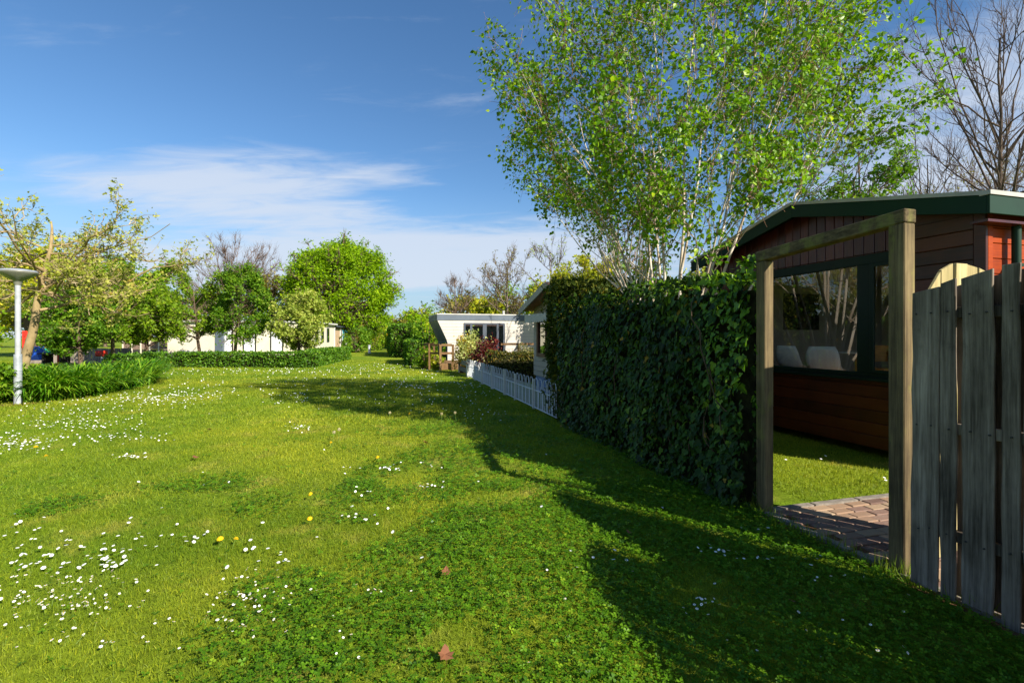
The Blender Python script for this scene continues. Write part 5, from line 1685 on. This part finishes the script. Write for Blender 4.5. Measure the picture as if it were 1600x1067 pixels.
# longer tufts left unmown along posts, fence and hedge foot
tp_ = [PN + FD * s - FN * .04 for s in np.linspace(-.1, 2.0, 60)] + [PN + U * s for s in np.linspace(-.05, .12, 10)] + [PF - V * .03 + U * s for s in np.linspace(-.03, .12, 8)] + [PN + U * s - V * .05 for s in np.linspace(.1, 1.0, 26)]
tp_ = np.repeat(np.array(tp_), 9, 0) + rg.normal(0, .03, (len(tp_) * 9, 2))
n = len(tp_); h = rg.uniform(.05, .17, n)
ang = rg.random(n) * 6.28; lean = np.abs(rg.normal(0, .5, n)).clip(0, 1.2)
Y = np.column_stack((np.cos(ang) * np.sin(lean), np.sin(ang) * np.sin(lean), np.cos(lean)))
g.scatter(BL_V, [(0, 1, 2)], np.column_stack((tp_, np.zeros(n))), Y, rg.normal(0, 1, (n, 3)), h, rg.random(n), wid=.006 / h)
tag(g.build('grass', MT['blade']), 'short sunlit grass blades covering the lawn', 'grass', None, 'stuff')

CL_V = []
CL_F = []
for j in range(3):
    a = j * 2 * math.pi / 3
    b = len(CL_V)
    for (r_, t_, z_) in ((0.02, 0, 0), (.62, .42, .1), (1.0, .26, .12), (.9, 0, .06), (1.0, -.26, .12), (.62, -.42, .1)):
        CL_V.append((r_ * math.cos(a) - t_ * math.sin(a), r_ * math.sin(a) + t_ * math.cos(a), z_))
    CL_F += [(b, b + 1, b + 2, b + 3), (b, b + 3, b + 4, b + 5)]
g = Geo()
for (n, d0, d1, sz0) in ((135000, 1.75, 5.0, .0150), (85000, 5, 10, .021)):
    x, y = ground_pts(n, d0, d1)
    k_ = seen(x, y) & (into_garden(x, y) < .05)
    x, y = x[k_], y[k_]
    k_ = rg.random(len(x)) < clover_at(x, y) * .8 + .012
    x, y = x[k_], y[k_]
    n = len(x)
    z = rg.uniform(.012, .055, n) * (.7 + .6 * vnoise(x, y, .35, 19))
    N = np.column_stack((rg.normal(0, .35, n), rg.normal(0, .35, n), np.ones(n)))
    g.scatter(CL_V, CL_F, np.column_stack((x, y, z)), unit(rg, n) * (1, 1, .2), N, sz0 * rg.uniform(.6, 1.3, n), np.clip(rg.normal(.45, .25, n), 0, 1))
tag(g.build('clover', MT['clover']), 'patches of dark green clover spreading over the shaded lawn', 'clover', None, 'stuff')

# daisies: the ones that show largest are things of their own
dz = Geo()
k_ = 12
aa = np.linspace(0, 2 * np.pi, k_, endpoint=False)
ring = [(math.cos(a) * (.0115 if i % 2 else .0095), math.sin(a) * (.0115 if i % 2 else .0095), .001) for i, a in enumerate(aa)]
dz.add([(0, 0, 0)] + ring, [(0, i + 1, (i + 1) % k_ + 1) for i in range(k_)], None, 0)
dz.add([(0, 0, .005)] + [(.0042 * math.cos(a), .0042 * math.sin(a), .0015) for a in aa[::2]], [(0, i + 1, (i + 1) % 6 + 1) for i in range(6)], None, 1)
dz.tubes([[(0, 0, -.001), (.002, 0, -.02), (0, 0, -.045)]], .0009, 3, None, 2)
daisy = dz.mesh('daisy', [MT['petal'], MT['eye'], MT['stem']])
cls = [(60, 890, 55, 22, 26), (120, 905, 60, 25, 46), (60, 945, 45, 14, 46), (130, 950, 55, 16, 46), (175, 875, 35, 18, 26), (90, 985, 50, 18, 18), (395, 920, 35, 22, 26), (395, 945, 50, 12, 26), (375, 985, 45, 14, 24),
       (250, 835, 70, 14, 10), (45, 835, 45, 10, 10), (300, 850, 20, 8, 6), (200, 1010, 120, 25, 18), (430, 875, 25, 8, 9), (560, 940, 40, 12, 8), (540, 1020, 30, 20, 7),
       (25, 698, 45, 7, 150), (120, 662, 60, 7, 120), (235, 626, 60, 5, 260), (300, 620, 45, 4, 90), (110, 640, 70, 8, 90), (180, 686, 40, 4, 45), (205, 719, 14, 3, 26), (90, 670, 110, 15, 90), (340, 605, 120, 8, 120),
       (300, 582, 140, 3, 160), (480, 580, 110, 3, 160), (590, 574, 60, 3, 130), (560, 590, 90, 7, 140), (470, 672, 15, 4, 22), (460, 625, 30, 5, 50), (590, 625, 70, 10, 60), (640, 605, 30, 3, 45), (720, 612, 50, 9, 120),
       (560, 735, 20, 5, 9), (612, 739, 12, 2, 18), (672, 768, 18, 5, 12), (680, 733, 10, 4, 7), (570, 820, 30, 6, 8), (570, 780, 14, 8, 6),
       (1100, 958, 32, 12, 14), (1110, 868, 20, 5, 7), (1215, 880, 60, 6, 12), (1180, 835, 20, 4, 4), (1330, 905, 60, 14, 9), (1450, 930, 60, 20, 8), (1250, 1000, 140, 30, 10), (1000, 900, 60, 30, 5), (750, 650, 40, 8, 40)]
dp = []
for (cx, cy, sx, sy, n) in cls:
    x = rg.normal(cx, sx * .8, n); y = np.maximum(rg.normal(cy, sy, n), 560)
    for q in zip(x, y):
        dp.append(G(*q))
for i in range(70):
    dp.append(G(rg.uniform(-40, 1100), 560 + 500 * rg.random() ** 1.4))
dp = np.array(dp)
dp = dp[seen(dp[:, 0], dp[:, 1]) & (into_garden(dp[:, 0], dp[:, 1]) < 0)]
inn = np.array([G(x, y) for x, y in ((1228, 723), (1283, 722), (1290, 717), (1382, 752), (1384, 756))])
ordr = np.argsort(dp[:, 1])
dp = dp[ordr]
inview = (np.abs(dp[:, 0] / dp[:, 1]) < 1.05) & (dp[:, 1] > 2.1)
solo = np.where(inview)[0][:295]
for i in solo:
    p = dp[i]
    o_ = put('daisy', daisy, None, (p[0], p[1], rg.uniform(.04, .058)), (rg.normal(.15, .3), rg.normal(-.2, .3), rg.random() * 6.3), float(rg.uniform(.45, .82)))
    x_, y_ = CX + p[0] / p[1] * F, HY + F * EYE / p[1]
    cv_ = float(clover_at(np.array([p[0]]), np.array([p[1]]))[0])
    if x_ > 880 and y_ > 800:
        lab, grp = 'small white daisy in the dark shade of the board fence', 'daisies in the fence shade'
    elif x_ < 260 and y_ > 780:
        lab, grp = 'small white daisy in the dense drift at the near left corner', 'daisies of the near left drift'
    elif cv_ > .4:
        lab, grp = 'small white daisy poking up through the sunlit clover', 'daisies in the clover'
    elif 260 <= x_ < 520 and y_ > 780:
        lab, grp = 'small white daisy in the loose patch where grass meets clover', 'daisies beside the clover'
    else:
        lab, grp = 'small white daisy standing loose in the open short grass', 'daisies loose in the grass'
    tag(o_, lab, 'daisy', grp)
rest = np.ones(len(dp), bool); rest[solo] = False
q = dp[rest]
n = len(q)
g = Geo()
DV = [(0, 0, 0)] + [(math.cos(a), math.sin(a), .06) for a in aa[::2]]
DF = [(0, i + 1, (i + 1) % 6 + 1) for i in range(6)]
g.scatter(DV, DF, np.column_stack((q, rg.uniform(.04, .06, n))), unit(rg, n) * (1, 1, .1), np.column_stack((rg.normal(.1, .35, n), rg.normal(-.25, .35, n), np.ones(n))), rg.uniform(.009, .014, n) * np.clip(q[:, 1] / 9, 1, 1.7))
q3 = np.column_stack((inn, np.full(len(inn), .04)))
g.scatter(DV, DF, q3, unit(rg, len(inn)) * (1, 1, .1), np.tile((0, -.3, 1.0), (len(inn), 1)), .014)
tag(g.build('daisies', MT['petal']), 'scattered drifts of tiny white daisies over the farther lawn', 'daisies', None, 'stuff')

# dandelions in flower and in seed
dn = Geo()
for rr_, zz_, ofs in ((.021, -.002, 0), (.017, .004, .2), (.011, .009, .5)):
    m = 18
    ring = []
    for i in range(m):
        a = i / m * 2 * math.pi + ofs
        ring.append((math.cos(a) * rr_ * (1 if i % 2 else .72), math.sin(a) * rr_ * (1 if i % 2 else .72), zz_))
    dn.add([(0, 0, zz_ + .004)] + ring, [(0, i + 1, (i + 1) % m + 1) for i in range(m)], None, 0)
dn.tubes([[(0, 0, 0), (.004, 0, -.03), (0, 0, -.07)]], .0018, 5, None, 1)
dand = dn.mesh('dandelion', [MT['dand'], MT['stem']])
for (px, py, lab) in ((344, 856, 'yellow dandelion flower, first of the close pair in the open lawn'), (369, 856, 'yellow dandelion flower, second of the close pair in the open lawn'), (485, 783, 'lone yellow dandelion flower before the clover patches'),
                      (590, 723, 'yellow dandelion flower above the small daisy row in the clover'), (72, 721, 'yellow dandelion flower below the thick daisy drift by the bed'), (56, 706, 'yellow dandelion flower inside the thick daisy drift'),
                      (640, 652, 'yellow dandelion flower at the edge of the tree shadow'), (662, 645, 'yellow dandelion flower well inside the tree shadow'), (517, 699, 'yellow dandelion flower beside the seed heads'), (484, 783 + 40, 'small yellow dandelion flower between two daisy clumps')):
    p = G(px, py)
    o_ = put('dandelion', dand, None, (p[0], p[1], .068), (rg.normal(.2, .2), rg.normal(0, .2), rg.random() * 6), float(rg.uniform(.9, 1.2) * (1 if p[1] < 5 else 1.25)))
    tag(o_, lab, 'dandelion', 'dandelions in flower')
sd = Geo()
m = 70
u0 = unit(rg, m)
sd.tubes(np.stack((u0 * .004, u0 * .013, u0 * .021), 1), .0006, 3, None, 0)
sd.scatter(LEAF_V, LEAF_F, u0 * .018, np.cross(u0, unit(rg, m)), u0, .009, rg.random(m))
sd.tubes([[(0, 0, 0), (.006, 0, -.09), (0, .005, -.19)]], .0022, 5, None, 1)
seedm = sd.mesh('dandelion_clock', [MT['fluff'], MT['stem']])
for (px, py, lab) in ((522, 697, 'white dandelion seed head, lower of the pair in the sunlit lawn'), (530, 692, 'white dandelion seed head, taller of the pair in the sunlit lawn'), (609, 662, 'white dandelion seed head standing in the tree shadow'), (690, 664, 'pale dandelion seed head on a long stalk near the shadow edge'), (711, 662, 'pale dandelion stalk closest to the white fence')):
    p = G(px, py)
    o_ = put('dandelion_clock', seedm, None, (p[0], p[1], .19), (rg.normal(0, .1), rg.normal(0, .1), rg.random() * 6), 1.15)
    tag(o_, lab, 'dandelion', 'dandelion seed heads')


def dead_leaf(seed):
    r_ = np.random.default_rng(seed)
    lob = [(0, 0), (.18, .05), (.46, -.02), (.36, .22), (.55, .42), (.30, .5), (.22, .78), (0, 1.0), (-.2, .72), (-.34, .5), (-.52, .46), (-.36, .24), (-.44, -.04), (-.16, .06)]
    cz = r_.uniform(1.1, 2.0)
    vv = [(x, y, cz * (.55 * x * x + .3 * (y - .4) ** 2) + r_.normal(0, .03)) for x, y in lob] + [(0, .42, -.02), (0, .12, 0)]
    n_ = len(lob)
    ff = [(i, (i + 1) % n_, 14 if 2 <= i <= 11 else 15) for i in range(n_)] + [(2, 14, 15), (12, 15, 14)]
    g_ = Geo().add(vv, ff, np.clip(r_.normal(.5, .25, len(ff)), 0, 1))
    g_.tubes([[(0, .0, 0), (.02, -.15, .03), (.06, -.34, .02)]], .012, 5)
    return g_.mesh('fallen_leaf', MT['dead'])


for i, (px, py, s, rot, lab) in enumerate([(697, 1046, .085, (.5, .2, .4), 'large curled brown leaf lying at the bottom edge of the lawn'), (696, 908, .062, (1.1, .1, .1), 'brown leaf standing upright in the clover'),
        (306, 721, .09, (.2, .2, 1.0), 'fallen brown leaf alone in the sunlit lawn below the bed'), (667, 697, .10, (.5, .1, 2.0), 'fallen brown leaf at the upper edge of the clover'), (984, 842, .05, (.3, .2, .5), 'small brown leaf in the fence shadow'),
        (330, 675, .09, (.2, .1, 2.5), 'small brown leaf farther up the sunlit lawn'), (1242, 952, .04, (.2, .3, 1), 'tiny brown leaf in the dark clover near the fence')]):
    p = G(px, py)
    o_ = put('fallen_leaf', dead_leaf(700 + i), None, (p[0], p[1], .04), rot, s * .85)
    tag(o_, lab, 'leaf', 'fallen leaves')
